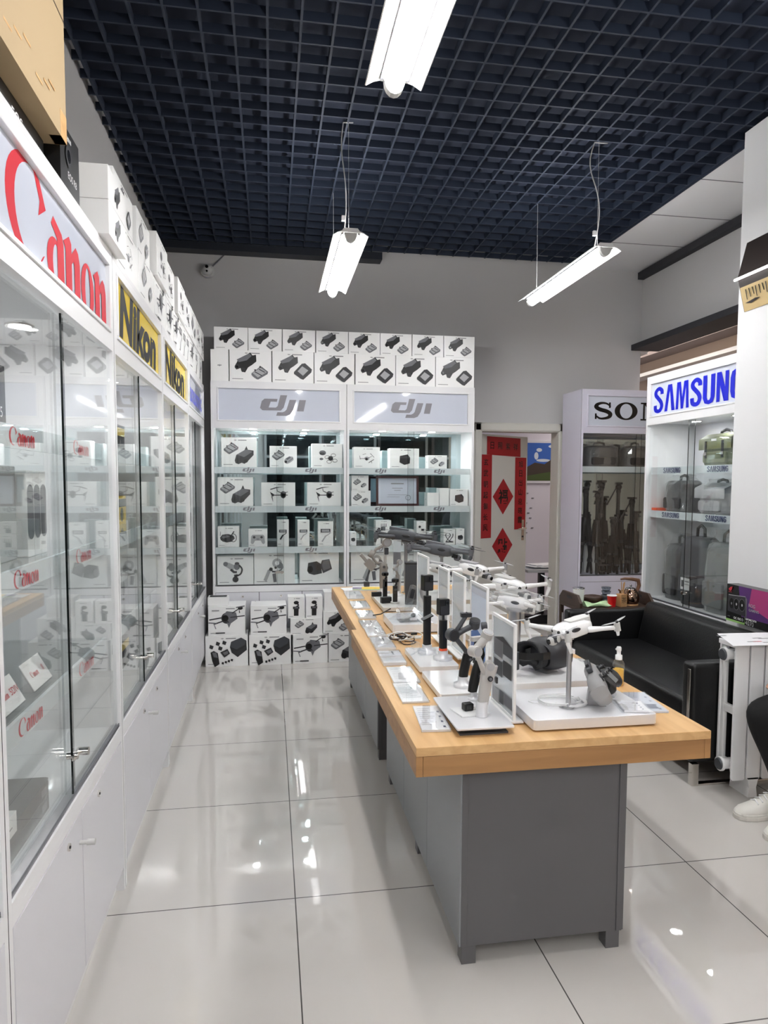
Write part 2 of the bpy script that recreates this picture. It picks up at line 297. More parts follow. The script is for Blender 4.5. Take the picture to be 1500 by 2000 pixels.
def a_mini():
    return [([(-.45, -.2), (-.40, .05), (.05, .35), (.4, .3), (.48, .0), (.1, -.3), (-.2, -.42)], 'light'), ([(-.3, .1), (.1, .34), (.2, .2), (-.15, -.02)], 'mid'), disc(-.28, -.2, .13, .13, 'dark'), stroke([(-.05, -.2), (.42, .18)], .06, 'mid')]
def a_open():
    return [stroke([(-.48, .06), (-.1, .12)], .035, 'dark'), disc(0, .1, .15, .16, 'dark'), ([(-.1, .18), (.0, .30), (.26, .26), (.30, .08), (.1, -.06)], 'mid'), disc(-.04, .1, .09, .09, 'ink'), stroke([(.1, .12), (.5, .16)], .03, 'dark'), stroke([(.15, .24), (.34, .36), (.36, .24)], .03, 'dark'), disc(.38, .38, .07, .05, 'black'),
            stroke([(-.1, .02), (-.34, -.06)], .035, 'dark'), stroke([(-.36, -.04), (-.30, -.2)], .02, 'mid'), stroke([(-.5, -.02), (-.28, -.04)], .03, 'mid'), stroke([(.26, .40), (.5, .44)], .03, 'mid'), ([(.0, -.02), (.06, -.18), (.12, -.04)], 'mid')]
def a_fpvarm():  # open drone seen from the front, long propellers
    return [stroke([(-.42, .30), (-.1, .40), (.26, .44)], [.05, .05, .01], 'dark'), disc(.26, .02, .15, .19, 'dark'), disc(.26, .0, .10, .10, 'ink'), disc(.30, .14, .1, .05, 'mid'), stroke([(-.3, .0), (.14, .0)], .045, 'dark'), ([(-.44, .18), (-.22, .04), (-.24, -.06), (-.34, -.06)], 'dark'), stroke([(-.34, -.06), (-.28, -.34)], [.07, .02], 'mid'), stroke([(.36, .0), (.5, .0)], .04, 'dark'), stroke([(-.08, .36), (-.06, .22), (.16, .12)], .035, 'dark'), stroke([(.34, .12), (.5, .18)], .03, 'dark')]
def a_quad():
    return [disc(0, 0, .15, .11, 'light'), disc(-.02, -.04, .08, .08, 'dark'), stroke([(-.42, -.02), (-.1, .0)], .03, 'mid'), stroke([(.1, .04), (.3, .12)], .03, 'mid'), stroke([(-.44, .16), (-.4, -.06)], .03, 'mid'), stroke([(.2, .3), (.44, .06)], .03, 'mid'), stroke([(-.26, .22), (-.06, .28)], .02, 'dark'), stroke([(.1, -.26), (.42, -.06)], .035, 'dark'), stroke([(.26, -.14), (.3, -.28)], .03, 'mid')]
def a_gimbal():
    return [stroke([(-.2, -.02), (-.38, -.44)][::-1], [.13, .13], 'light'), stroke([(-.02, -.16), (.02, -.5)], [.14, .12], 'mid'), disc(.1, .26, .19, .19, 'light'), disc(.22, .16, .12, .12, 'mid'), disc(.1, .26, .09, .09, 'white'), stroke([(.2, .3), (.32, .1), (.16, -.06), (-.1, -.08)], .06, 'mid', 4), disc(-.14, .02, .07, .07, 'dark'), disc(.04, .08, .05, .05, 'dark'), stroke([(-.22, .0), (.1, -.12)], .04, 'dark')]
def a_gimbal2():
    return [stroke([(-.42, .34), (-.05, .16)], [.2, .24], 'light'), disc(-.42, .34, .1, .1, 'mid'), disc(.06, .22, .13, .15, 'mid'), disc(.07, .36, .1, .06, 'dark'), stroke([(.14, .3), (.28, .12), (.22, -.1), (.02, -.2)], .07, 'dark', 4), stroke([(-.2, .1), (-.06, -.02), (.06, -.02)], .1, 'dark'), disc(0, -.34, .13, .13, 'dark'), stroke([(-.06, -.18), (.1, -.16)], .1, 'black')]
def a_goggle():
    return [([(-.5, .0), (-.36, .18), (.0, .22), (.3, .12), (.38, -.05), (.2, -.25), (-.1, -.3), (-.34, -.24), (-.46, -.14)], 'dark'), ring(.3, -.02, .2, .26, .04, .04, 'black'), stroke([(-.48, .1), (-.46, .36)], .03, 'mid'), stroke([(.2, .16), (.34, .38)], .07, 'dark'), ([(-.4, .05), (-.1, .16), (.1, .06), (-.3, -.06)], 'mid')]
def a_pad():
    return [([(-.46, .18), (-.36, .28), (.36, .28), (.46, .18), (.5, -.28), (.42, -.4), (.3, -.34), (.2, -.14), (-.2, -.14), (-.3, -.34), (-.42, -.4), (-.5, -.28)], 'light'), disc(-.26, .1, .09, .09, 'dark'), disc(.26, .1, .09, .09, 'dark'), rect(-.1, .1, -.06, .0, 'mid')]
def a_phone(dark=True):
    k = 'dark' if dark else 'light'
    return [rect(-.36, .34, .16, .42, 'dark'), rect(-.28, .26, .2, .38, 'light'), stroke([(.24, .2), (.3, .1), (.0, -.1)], .07, k, 4), stroke([(.0, -.08), (-.26, -.5)], .15 if dark else .1, k)]
def a_pocket():
    return [([(-.16, -.5), (.14, -.5), (.16, .06), (-.16, .06)], 'black'), ([(-.22, -.05), (.2, -.05), (.2, .12), (-.22, .12)], 'dark'), stroke([(.0, .1), (.14, .2), (.04, .34)], .1, 'dark', 3), disc(-.0, .38, .17, .12, 'black'), rect(-.12, .1, .0, .08, 'mid')]
def a_kit():
    A = [([(.08, .12), (.11, .26), (.36, .36), (.49, .28), (.5, .04), (.27, -.14), (.12, -.02)], 'dark'), ([(.08, .13), (.11, .26), (.36, .36), (.49, .28), (.44, .17), (.24, .06)], 'slate'), stroke([(.10, .11), (.26, .03), (.48, .15)], .012, 'black')]
    for x, y in ((-.38, .14), (-.22, .22), (-.06, .24), (-.16, .10)): A.append(([(x-.05, y-.03), (x+.03, y-.06), (x+.06, y+.02), (x-.03, y+.06)], 'dark'))
    A += [([(-.40, .0), (-.32, .04), (-.22, -.02), (-.18, -.3), (-.3, -.38), (-.36, -.22)], 'black'), ([(-.36, -.0), (-.26, .0), (-.22, -.14), (-.32, -.12)], 'mid'), ([(-.16, .0), (.02, .08), (.08, -.04), (-.06, -.14)], 'dark'), ([(-.10, -.01), (.02, .03), (.04, -.04), (-.05, -.08)], 'mid')]
    for i in range(4): x = -.1+.075*i; A.append(([(x-.03, -.3+.025*i), (x+.02, -.32+.025*i), (x+.03, -.26+.025*i), (x-.02, -.25+.025*i)], 'black'))
    return A
def a_fpv():
    A = [disc(-.24, .2, .18, .13, 'mid'), disc(-.26, .16, .12, .07, 'dark'), disc(.18, -.08, .13, .12, 'dark')]
    for x, y in ((-.02, -.02), (.3, .08), (.38, -.2), (.08, -.26)): A.append(ring(x+.02, y, .13, .09, .02, .02, 'dark'))
    return A+[disc(-.3, -.12, .1, .06, 'mid')]
def a_rcbox():   # body with screen remote, close up
    return [([(-.46, -.1), (-.42, .2), (-.1, .26), (.06, .16), (.1, -.2), (-.2, -.26), (-.4, -.2)], 'dark'), disc(-.34, -.04, .1, .13, 'ink'), ([(.04, .1), (.1, .3), (.38, .34), (.48, -.04), (.14, -.2)], 'slate'), ([(.1, .12), (.14, .26), (.35, .3), (.43, .0), (.16, -.1)], 'mid')]
def a_batt(): return [rect(-.12, .2, -.4, .0, 'mid'), rect(-.3, .36, .02, .06, 'dark'), rect(-.28, -.12, -.4, -.02, 'dark')]+[rect(x, x+.05, .05, .34, 'dark') for x in (-.26, -.08, .1, .26)]
def a_strap(): return [stroke([(-.3, .36), (-.36, .2), (-.2, -.1), (.0, -.3), (.2, -.36)], .07, 'dark', 3), stroke([(.32, .36), (.3, .1), (.0, -.3)], .07, 'dark', 3), stroke([(-.05, .38), (.1, .2), (-.2, -.2), (-.3, -.36)], .07, 'dark', 3), rect(-.36, .36, -.44, -.34, 'dark')]
def a_cam(): return [disc(-.18, .16, .14, .14, 'dark'), rect(.0, .34, -.3, -.06, 'mid'), rect(.04, .3, -.26, -.1, 'dark')]
def a_chip(): return [([(-.3, .2), (.2, .3), (.36, .1), (.34, -.26), (.0, -.36), (-.32, -.2)], 'dark')]
def a_pill(): return [rect(-.16, .16, -.36, .3, 'mid'), disc(0, .3, .16, .12, 'mid'), disc(0, -.36, .16, .12, 'mid')]
ARTS = dict(folded=a_folded, rc=a_rc, rcd=lambda: a_rc(True), air=a_air, mini=a_mini, open=a_open, fpvarm=a_fpvarm, quad=a_quad, gimbal=a_gimbal, gimbal2=a_gimbal2, goggle=a_goggle, pad=a_pad, phone=a_phone, phonel=lambda: a_phone(False), pocket=a_pocket, kit=a_kit, fpv=a_fpv, rcbox=a_rcbox, batt=a_batt, strap=a_strap, cam=a_cam, chip=a_chip, pill=a_pill)
COMBO = {'fly': [('folded', -.12, .10, .50), ('rc', .22, -.20, .40)], 'flyd': [('folded', -.12, .10, .48), ('rcd', .24, -.18, .42)], 'fly3': [('folded', -.12, .10, .46), ('rcd', .24, -.12, .44)],
         'air': [('rc', -.22, .14, .42), ('air', .15, -.10, .54)], 'mini': [('rc', -.18, .08, .46), ('mini', .2, -.14, .38)], 'rcpair': [('rc', .22, .18, .44), ('air', -.15, -.14, .5)]}
def print_art(kind, w, h):
    A = []; m = min(w, h)
    A += place(dji('dark'), -w*.10, h*.91-0, m*.085)
    A += [rect(-w*.02, w*.22, h*.895, h*.925, 'text'), rect(-w*.44, -w*.18, h*.075, h*.095, 'text')]
    if kind in COMBO:
        for a, x, y, s_ in COMBO[kind]: A += place(ARTS[a](), x*w, h*.5+y*h, s_*min(w, h*1.35))
    elif kind == 'logo': A = place(dji('dark'), 0, h*.5, w*.22)
    elif kind == 'plain': A = [rect(-w*.3, w*.05, h*.5, h*.53, 'text')]
    elif kind == 'blank': A = []
    elif kind in ('kit', 'open'):
        A += place(ARTS[kind](), 0, h*.47, min(w, h*1.3)*.98)
        if kind == 'open': A = A[3:]+[rect(-w*.4, -w*.2, h*.84, h*.87, 'text'), rect(-w*.40, -w*.34, h*.08, h*.10, 'text'), rect(-w*.3, -w*.05, h*.07, h*.11, 'dark'), rect(w*.18, w*.42, h*.10, h*.2, 'light')][:3]
    else: A += place(ARTS[kind](), 0, h*.46, min(w*.92, h*.8))
    return A
NBOX = [0]
def box_mesh(w, h, d, kind, front='card', name='retail_box'):
    mb = MB(); mb.box(-w/2, w/2, 0, d, 0, h, front)
    mb.art(print_art(kind, w, h))
    if d > .12: mb.art(place(dji('dark'), 0, 0, .022), T=Matrix.Translation((-w/2, d/2, h*.5)) @ Matrix.Rotation(-PI/2, 4, 'Z'))
    return mb
def retail(x0, x1, z0, h, y, d, kind, label, group=None, name='retail_box', front='card', rz=0, cat='box'):
    w = x1-x0-.003; mb = box_mesh(w, h, d, kind, front)
    o = mb.build(name, None, ((x0+x1)/2, y, z0), (0, 0, rz), bevel=.0012); tag(o, label, cat, group); NBOX[0] += 1; return o
# ================================================================== THE ROOM
H_CEIL = 3.68
def sbox(name, *a, k='wall'):
    return struct(MB().box(*a, k).build(name))
sbox('floor', -1.2, 6.6, -4.6, 9.0, -.12, 0, k='tile')
sbox('wall_left', -1.13, -.98, -4.5, 6.7, 0, 4.35)
mb = MB(); mb.box(-1.1, 2.035, 6.55, 6.67, 0, 4.35, 'wall'); mb.box(2.845, 3.71, 6.55, 6.67, 0, 4.35, 'wall'); mb.box(2.035, 2.845, 6.55, 6.67, 2.07, 4.35, 'wall'); struct(mb.build('wall_back'))
sbox('wall_side', 3.71, 3.86, 3.0, 6.67, 2.92, 4.35)
sbox('wall_right', 6.5, 6.62, -4.5, 9.0, 0, 4.35, k='wall_white')
mb = MB(); mb.box(-1.1, 6.6, -4.62, -4.5, 0, 4.35, 'wall'); struct(mb.build('wall_front'))
mb = MB(); mb.box(-.1, 5.4, -4.5, -4.47, .15, 2.9, 'dark_glass'); mb.box(-.1, 5.4, -4.497, -4.49, .15, 2.9, 'black')
for x in (-.12, 1.25, 2.65, 4.0, 5.4): mb.box(x-.03, x+.03, -4.5, -4.43, .05, 2.95, 'alu')
for z in (.1, 2.2, 2.95): mb.box(-.12, 5.4, -4.5, -4.44, z-.03, z+.03, 'alu')
struct(mb.build('window_1'))
# pillar: the white face with the picture
struct(MB().box(2.85, 3.3, 3.3, 3.9, 0, H_CEIL-.001, 'wall_white').build('pillar'))
# dark open-cell ceiling: thin slats hung under the dark slab
mb = MB(); mb.box(-1.1, 6.6, -4.6, 6.7, 4.2, 4.3, 'duct')
M('slat', (.11, .15, .22), .7); M('slab', (.10, .13, .20), .9)
mb.mats = []; mb.v = []; mb.f = []; mb.m = []; mb.sm = []
mb.box(-1.1, 6.6, -4.6, 6.7, 3.80, 3.90, 'slab')
x = -.93
while x < 2.97: mb.box(x-.0058, x+.0058, -4.4, 6.42, H_CEIL, H_CEIL+.045, 'slat'); x += .155
mb.box(2.958, 2.972, -4.4, 6.5, H_CEIL-.006, H_CEIL+.06, 'slat')
y = 6.4
while y > -4.4: mb.box(-.975, 2.965, y-.0055, y+.0055, H_CEIL+.0005, H_CEIL+.0455, 'slat'); y -= .161
o = struct(mb.build('ceiling'))
# white mineral-tile strip of ceiling along the side
mb = MB(); mb.box(2.975, 3.71, -4.5, 6.55, H_CEIL, H_CEIL+.03, 'wall_white')
y = 5.80
while y > -4.4: mb.box(2.975, 3.69, y-.004, y+.004, H_CEIL-.002, H_CEIL+.001, 'mid'); y -= .64
mb.box(3.668, 3.672, -4.5, 6.5, H_CEIL-.002, H_CEIL+.001, 'mid')
struct(mb.build('ceiling_tiles'))
struct(MB().box(3.645, 3.71, -4.5, 6.53, 3.60, 3.665, 'darktrim').build('trim_1'))
struct(MB().box(3.60, 3.90, 3.0, 6.54, 2.90, 2.955, 'darktrim').build('trim_2'))
struct(MB().box(-.97, 1.03, 6.40, 6.54, 3.61, 3.675, 'duct').build('trim_3'))
# neighbouring space seen over the camera bag cabinet
mb = MB(); mb.box(4.6, 4.7, -4.5, 9.0, 0, 3.05, 'beige'); mb.box(4.35, 4.7, -4.5, 9.0, 3.05, 3.2, 'mauve'); mb.box(4.4, 4.6, -4.5, 9.0, 2.84, 2.88, 'wall_white'); struct(mb.build('wall_neighbour'))
struct(MB().box(3.86, 6.6, -4.5, 9.0, 3.45, 3.5, 'slab').build('ceiling_neighbour'))
struct(MB().box(1.2, 6.6, 8.9, 9.0, 0, 3.5, 'lilac').build('wall_far'))
struct(MB().box(1.35, 1.45, 6.67, 8.9, 0, 3.0, 'wall_white').build('wall_back_room'))
struct(MB().box(1.35, 3.86, 6.67, 8.9, 2.9, 2.98, 'wall_white').build('ceiling_back_room'))
struct(MB().box(-.977, -.965, -4.5, 6.5, 0, .08, 'laminate_grey').build('baseboard_left'))
# ------------------------------------------------------------------ door with red paper couplets
mb = MB(); M('door_frame', (.80, .79, .76), .45)
for x0, x1 in ((1.965, 2.045), (2.835, 2.915)): mb.box(x0, x1, 6.515, 6.70, 0, 2.15, 'door_frame'); mb.box(x0+.012, x1-.012, 6.505, 6.516, 0, 2.14, 'door_frame')
mb.box(1.965, 2.915, 6.515, 6.70, 2.065, 2.15, 'door_frame'); mb.box(1.975, 2.905, 6.505, 6.516, 2.075, 2.14, 'door_frame')
struct(mb.build('door_frame', bevel=.003))
DA = math.radians(31.5)
leaf = MB().box(0, .78, 0, .04, .008, 2.05, 'door_frame')
leaf = struct(leaf.build('door_1', None, (2.05, 6.63, 0), (0, 0, DA), bevel=.002))
mb = MB(); mb.rbox(.695, .735, -.006, 0, .95, 1.17, .008, 'chrome', axis='y'); mb.cyl((.715, -.006, 1.08), (.715, -.05, 1.08), .009, k='chrome'); mb.cyl((.715, -.045, 1.08), (.60, -.045, 1.075), .008, k='chrome'); mb.cyl((.715, -.008, .99), (.715, -.012, .99), .009, k='dark')
mb.build('door_handle', leaf)
def dpos(x): return (2.05+x*math.cos(DA), 6.63+x*math.sin(DA))
def on_door(mb, name, label, cat, group=None):
    o = mb.build(name, None, (2.05, 6.63-.0015, 0), (0, 0, DA)); return tag(o, label, cat, group)
def glyphs(s, x, z0, z1, size):
    A = []; n = len(s)
    for i, ch in enumerate(s): A += place(text(ch, 'ink', size, offset=.01), x, z0+(z1-z0)*(1-(i+.5)/n), 1)
    return A
for x0, x1, z0, z1, s_, lb in ((.015, .20, 1.0, 1.845, '玄武朝起御长风', 'long red paper couplet strip down the hinge side of the door'), (.575, .76, 1.07, 1.83, '旭日出山迎晓霞', 'long red paper couplet strip down the handle side of the door')):
    mb = MB().box(x0, x1, -.0012, 0, z0, z1, 'paperred'); mb.art(glyphs(s_, (x0+x1)/2, z0+.05, z1-.02, .068), -.0012); on_door(mb, 'couplet_strip', lb, 'paper decoration', 'red door couplets')
mb = MB().prism([(.12, 1.846), (.66, 1.835), (.655, 2.03), (.12, 2.03)], -.0012, 0, 'paperred', axis='y')
for i, ch in enumerate('日照紫祥'): mb.art(place(text(ch, 'ink', .07, offset=.01), .2+.125*i, 1.94, 1), -.0012)
on_door(mb, 'couplet_banner', 'wide red paper banner across the top of the door', 'paper decoration', 'red door couplets')
for zc, ch, lb in ((1.42, '福', 'red diamond paper at eye height on the door'), (.91, '點', 'red diamond paper low on the door')):
    mb = MB().prism([(.22, zc), (.385, zc-.185), (.55, zc), (.385, zc+.185)], -.0012, 0, 'paperred', axis='y'); mb.art(place(text(ch, 'ink', .15, offset=.02), .385, zc, 1), -.0012)
    on_door(mb, 'diamond_paper', lb, 'paper decoration', 'red paper diamonds')
# ------------------------------------------------------------------ hanging tube lamps
def lamp(name, label, x, y, zr, wires=True, cable=0, tilt=0):
    t = thing(name, label, 'lamp', (x, y, 3.0), tilt, 'pendant tube lamps')
    L = 1.24/2
    up = [(-.105, -.012), (-.075, .006), (-.052, .014), (-.04, .03), (.04, .03), (.052, .014), (.075, .006), (.105, -.012)]
    lo = [(.101, -.014), (.073, .002), (.050, .008), (.040, .006), (-.040, .006), (-.050, .008), (-.073, .002), (-.101, -.014)]
    mb = MB(); n = len(up)
    mb.prism([(p[0], p[1]) for p in up+lo][::-1], -L, L, 'gloss_white', axis='y')
    mb.build('reflector', t)
    for s_ in (-1, 1): MB().box(s_*.047-.005, s_*.047+.005, -L+.02, L-.02, .001, .0065, 'mid').build('groove_strip', t)
    pr = [(-.036, .003)]+[(-.036*math.cos(i*PI/8), .003-.050*math.sin(i*PI/8)) for i in range(1, 8)]+[(.036, .003)]
    MB().prism(pr, -L+.03, L-.03, 'emit_tube', axis='y').box(-.03, .03, -L+.06, L-.06, .0305, .034, 'emit_fill').build('tube', t)  # unseen glowing strip added on top to brighten the upper walls
    for q0, q1 in ((-L, -L+.03), (L-.03, L)): MB().prism([(p[0]*1.05, p[1]*1.05) for p in pr], q0, q1, 'pale', axis='y').build('end_cap', t)
    for s_ in (-1, 1): w = MB(); w.cyl((0, s_*(L-.12), .03), (0, s_*(L-.12)+.01, .70), .0012, k='pale', n=5); w.cyl((0, s_*(L-.12), .03), (0, s_*(L-.12), .055), .007, k='pale', n=8); w.build('suspension_wire', t)
    if cable:
        c = MB(); pts = []
        for i in range(15):
            u = i/14; pts.append((-.03+.028*math.sin(u*6)*cable, -(L-.10)+.02*math.sin(u*9), .03+.64*u))
        pts.append((.06*cable, -(L-.16), .70)); c.tube(pts, .0035, 'pale', 6); c.box(-.045, -.025, -(L-.09)-.008, -(L-.09)+.008, .10, .13, 'white'); c.build('cable', t)
lamp('pendant_lamp', 'white tube lamp hanging over the near end of the long table', .45, 1.94, 0)
lamp('pendant_lamp', 'white tube lamp hanging over the far end of the long table', .47, 4.69, 0, cable=.5)
lamp('pendant_lamp', 'white tube lamp with a wavy cable hanging before the black sofa', 2.04, 4.66, 0, cable=1.2)
for x, y in ((2.14, 1.97), (.44, -.8), (2.1, -.8), (.44, -2.15), (2.1, -2.15), (.44, -3.5), (2.1, -3.5)):  # the middle pair behind the viewer is added to brighten dim fronts
    lamp('pendant_lamp', 'white tube lamp among the row and added fill lamps behind the viewer' if y < 0 else 'white tube lamp hanging beside the white pillar', x, y, 0)
# round dome camera on the back wall
t = thing('security_camera', 'white dome camera with two dark eyes high on the back wall', 'security camera', (-.55, 6.55, 3.46))
mb = MB(); mb.cyl((0, 0, 0), (0, -.05, 0), .062, .06, 'pale', 20); mb.ell((0, -.055, 0), (.05, .04, .05), 'pale'); mb.build('housing', t)
mb = MB(); mb.cyl((0, -.08, .018), (0, -.1, .018), .014, k='ink'); mb.cyl((0, -.085, -.02), (0, -.097, -.02), .009, k='ink'); mb.build('lens', t)
mb = MB(); mb.tube([(.03, -.01, .03), (.1, -.012, .1), (.19, -.012, .2)], .006, 'mid'); mb.build('cable', t)
# ------------------------------------------------------------------ light of the neighbouring space, the back room and the shop behind
def area(name, loc, rot, sx, sy, e, c=(1, 1, 1)):
    d = bpy.data.lights.new(name, 'AREA'); d.shape = 'RECTANGLE'; d.size = sx; d.size_y = sy; d.energy = e; d.color = c
    o = bpy.data.objects.new(name, d); COL.objects.link(o); o.location = loc; o.rotation_euler = rot; return o
area('neighbour_light', (4.2, 7.2, 3.4), (0, 0, 0), .5, 2.5, 45, (1, .9, .8))
area('back_room_light', (2.6, 7.8, 2.85), (0, 0, 0), .8, .8, 7, (1, .97, .98))
# ================================================================== GLASS CABINETS
def cabinet(name, label, Wd, H, D, loc, rz, sign, signmat, strip=None, shelves=(1.69, 1.345, .98), back='laminate_grey', body='laminate', group=None, strip_n=2, doors=2, glass='glass', sh_front=.045, lock=True, knobs=True, z_base=.64, door_k='laminate_grey', sills=True, letter_name='lettering', spots=1):
    t = thing(name, label, 'cabinet', loc, rz, group); w = Wd/2; s = .022
    zt = 2.03; zs0, zs1 = 2.085, H-.055
    c = MB()
    c.box(-w+.0012, -w+s, 0, D, 0, H, body); c.box(w-s, w-.0012, 0, D, 0, H, body); c.box(-w+s, w-s, 0, D, H-.02, H, body)
    c.box(-w+s, w-s, D-.012, D, .05, H-.02, body); c.box(-w+s, w-s, .02, D-.012, zt+.01, zt+.025, body)
    c.box(-w+s, w-s, 0, D-.012, z_base-.03, z_base, body); c.box(-w+s, w-s, 0, .018, z_base-.055, z_base-.03, body)
    c.box(-w+s, w-s, .03, .05, 0, .09, body); c.box(-w+s, w-s, .0038, .0055, .092, z_base-.0551, 'dark'); c.box(-w-.0005, -w+.0005, .0, .004, .0, H-.002, 'dark')  # dark backing sheet and edge strip stand in for shade in the seams
    # fascia frame round the sign
    c.box(-w+s, w-s, 0, .02, H-.05, H-.02, body); c.box(-w+s, w-s, 0, .02, zt-.005, zs0-.0, body); c.box(-w+s, -w+.055, 0, .02, zs0, H-.05, body); c.box(w-.055, w-s, 0, .02, zs0, H-.05, body)
    if D > .2: c.box(-w+s, w-s, D-.014, D-.0125, z_base, zt, back)
    c.build('carcass', t, bevel=.0015)
    f = MB()   # aluminium bead round the sign
    x0, x1, z0, z1 = -w+.055, w-.055, zs0, H-.05; b = .012
    for q in ((x0, x1, z1-b, z1), (x0, x1, z0, z0+b), (x0, x0+b, z0+b, z1-b), (x1-b, x1, z0+b, z1-b)): f.box(q[0], q[1], -.006, .018, q[2], q[3], body)
    f.build('sign_frame', t, bevel=.002)
    p = MB().box(x0+b, x1-b, .010, .014, z0+b, z1-b, signmat).build('sign_panel', t)
    l = MB().art(sign, .010); l.build(letter_name, p)
    for zz in shelves:
        sh = MB(); sh.box(-w+s+.002, w-s-.002, sh_front+.012, D-.02, zz-.006, zz, 'glass_shelf'); sh.box(-w+s+.002, w-s-.002, sh_front, sh_front+.010, zz-.056, zz+.0, 'strip_film')
        if strip:
            for i in range(strip_n): sh.art(place(strip[0], (-w+Wd*(i+.5)/strip_n)*.93, zz-.027, *strip[1:]), sh_front)
        sh.build('shelf', t)
    # sliding glass panes, one before the other
    for i, (a, bb, yy) in enumerate(((-w+s+.001, .03, .024), (-.03, w-s-.001, .012))):
        g = MB(); g.box(a, bb, yy, yy+.005, z_base+.004, zt-.008, glass); e = bb if i == 0 else a
        g.box(e-(0 if i else .0015), e+(.0015 if i else 0), yy-.0003, yy+.0053, z_base+.004, zt-.008, 'edge_green'); g.build('glass_pane', t)
    tr = MB(); tr.box(-w+s, w-s, .006, .036, z_base, z_base+.006, 'alu'); tr.box(-w+s, w-s, .006, .009, z_base, z_base+.012, 'mid'); tr.build('glass_track', t)
    if lock: lk = MB(); lk.cyl((-.02, -.0, .757), (-.02, .03, .757), .011, k='chrome'); lk.cyl((.012, .005, .757), (.012, -.022, .757), .012, k='chrome'); lk.rbox(-.045, .03, .004, .011, .748, .766, .006, 'chrome', axis='y'); lk.build('glass_lock', t)
    dw = (Wd-2*s)/doors
    for i in range(doors):
        a = -w+s+dw*i+.0025; bb = a+dw-.005
        d = MB().box(a, bb, -.001, .0035, .095, z_base-.058, door_k).build('cabinet_door', t, bevel=.001)
        e = bb-.03 if i % 2 == 0 else a+.03
        if knobs and i % 2 == 0: k = MB(); k.cyl((e, -.001, .5), (e, -.03, .5), .006, k='pale'); k.cyl((e, -.022, .5), (e, -.045, .5), .009, k='pale', n=12); k.build('knob', d)
        kx = (a+bb)/2+(.0 if i % 2 else .0); k = MB(); k.cyl((e-.11 if i % 2 == 0 else e+.16, -.001, .545), (e-.11 if i % 2 == 0 else e+.16, -.006, .545), .011, k='chrome', n=14); k.cyl((e-.11 if i % 2 == 0 else e+.16, -.006, .545), (e-.11 if i % 2 == 0 else e+.16, -.008, .545), .004, k='black', n=8); k.build('door_lock', d)
    if spots:
        for i in (-1, 1):
            sp = MB(); sp.cyl((i*Wd*.2, D*.5, zt+.01), (i*Wd*.2, D*.5, zt+.004), .042, k='chrome', n=20); sp.cyl((i*Wd*.2, D*.5, zt+.004), (i*Wd*.2, D*.5, zt+.002), .032, k='emit_soft', n=18); d_ = sp.build('downlight', t)
            la = bpy.data.lights.new('spot_glow', 'AREA'); la.shape = 'DISK'; la.size = .06; la.energy = spots*1.5; lo_ = bpy.data.objects.new('spot_glow', la); COL.objects.link(lo_); lo_.parent = t; lo_.location = (i*Wd*.2, D*.42, zt-.003)
    return t
M('strip_film', (.82, .85, .86), .25)
sh_dji = (dji('djigrey'), .105); sh_canon = (canon('red'), .062, .045); sh_sam = (samsung('navy'), .066, .040); sh_none = None
g = 'white glass cabinets along the back wall'
for i, xc in enumerate((.083, 1.265)):
    cabinet('display_cabinet', ('mirror-backed glass cabinet in the corner of the back wall', 'mirror-backed glass cabinet next to the open door')[i], 1.18, 2.43, .39, (xc, 6.15, 0), 0, place(dji(), .03 if i == 0 else .0, 2.23, .40 if i == 0 else .38), 'sign_white', sh_dji, back='mirror', group=g, spots=2.6, doors=3 if i == 0 else 3)
g = 'white glass cabinets along the left wall'
def nik(): return text('Nikon', 'letter_black', .205, offset=.05, shear=.15, w=.86)
def pana(): return text('Panasonic', 'blue', .15, offset=.03, w=.95)
for i, yc in enumerate((-.205, .945, 2.095, 3.245, 4.395, 5.545)):
    lb = ('white glass cabinet with red sign, behind the viewer', 'white glass cabinet with red sign cut by the picture edge', 'tall white glass cabinet with large red sign lettering, nearest of the row', 'white glass cabinet with yellow sign beside the red-lettered one', 'second white glass cabinet with a yellow sign, farther down the row', 'last glass cabinet of the row with blue sign lettering')[i]
    sg = canon() if i < 3 else (nik() if i < 5 else pana())
    sg = place(sg, .03, 2.205, .335, .245) if i < 3 else place(sg, 0, 2.215, 1)
    cabinet('display_cabinet', lb, 1.148, 2.38, .41, (-.56, yc, 0), PI/2, sg, 'sign_white' if i < 3 or i == 5 else 'sign_yellow', sh_canon if i < 3 else sh_none, group=g, spots=1)
g = 'white glass cabinets near the sofa'
cabinet('display_cabinet', 'white glass cabinet with blue sign lettering full of camera bags', 1.18, 2.41, .42, (3.0, 4.59, 0), -PI/2, place(samsung(), .04, 2.215, .30, .20), 'sign_white', sh_sam, group=g, shelves=(1.69, 1.345))
cabinet('display_cabinet', 'lilac-lit white glass cabinet with black sign lettering full of tripods', 1.18, 2.43, .42, (3.43, 6.02, 0), 0, place(sony(), -.01, 2.235, .222, .165), 'sign_white', None, group=g, shelves=(1.72,), body='lilac', back='mirror', glass='glass', door_k='lilac', z_base=.69, lock=False, spots=0)
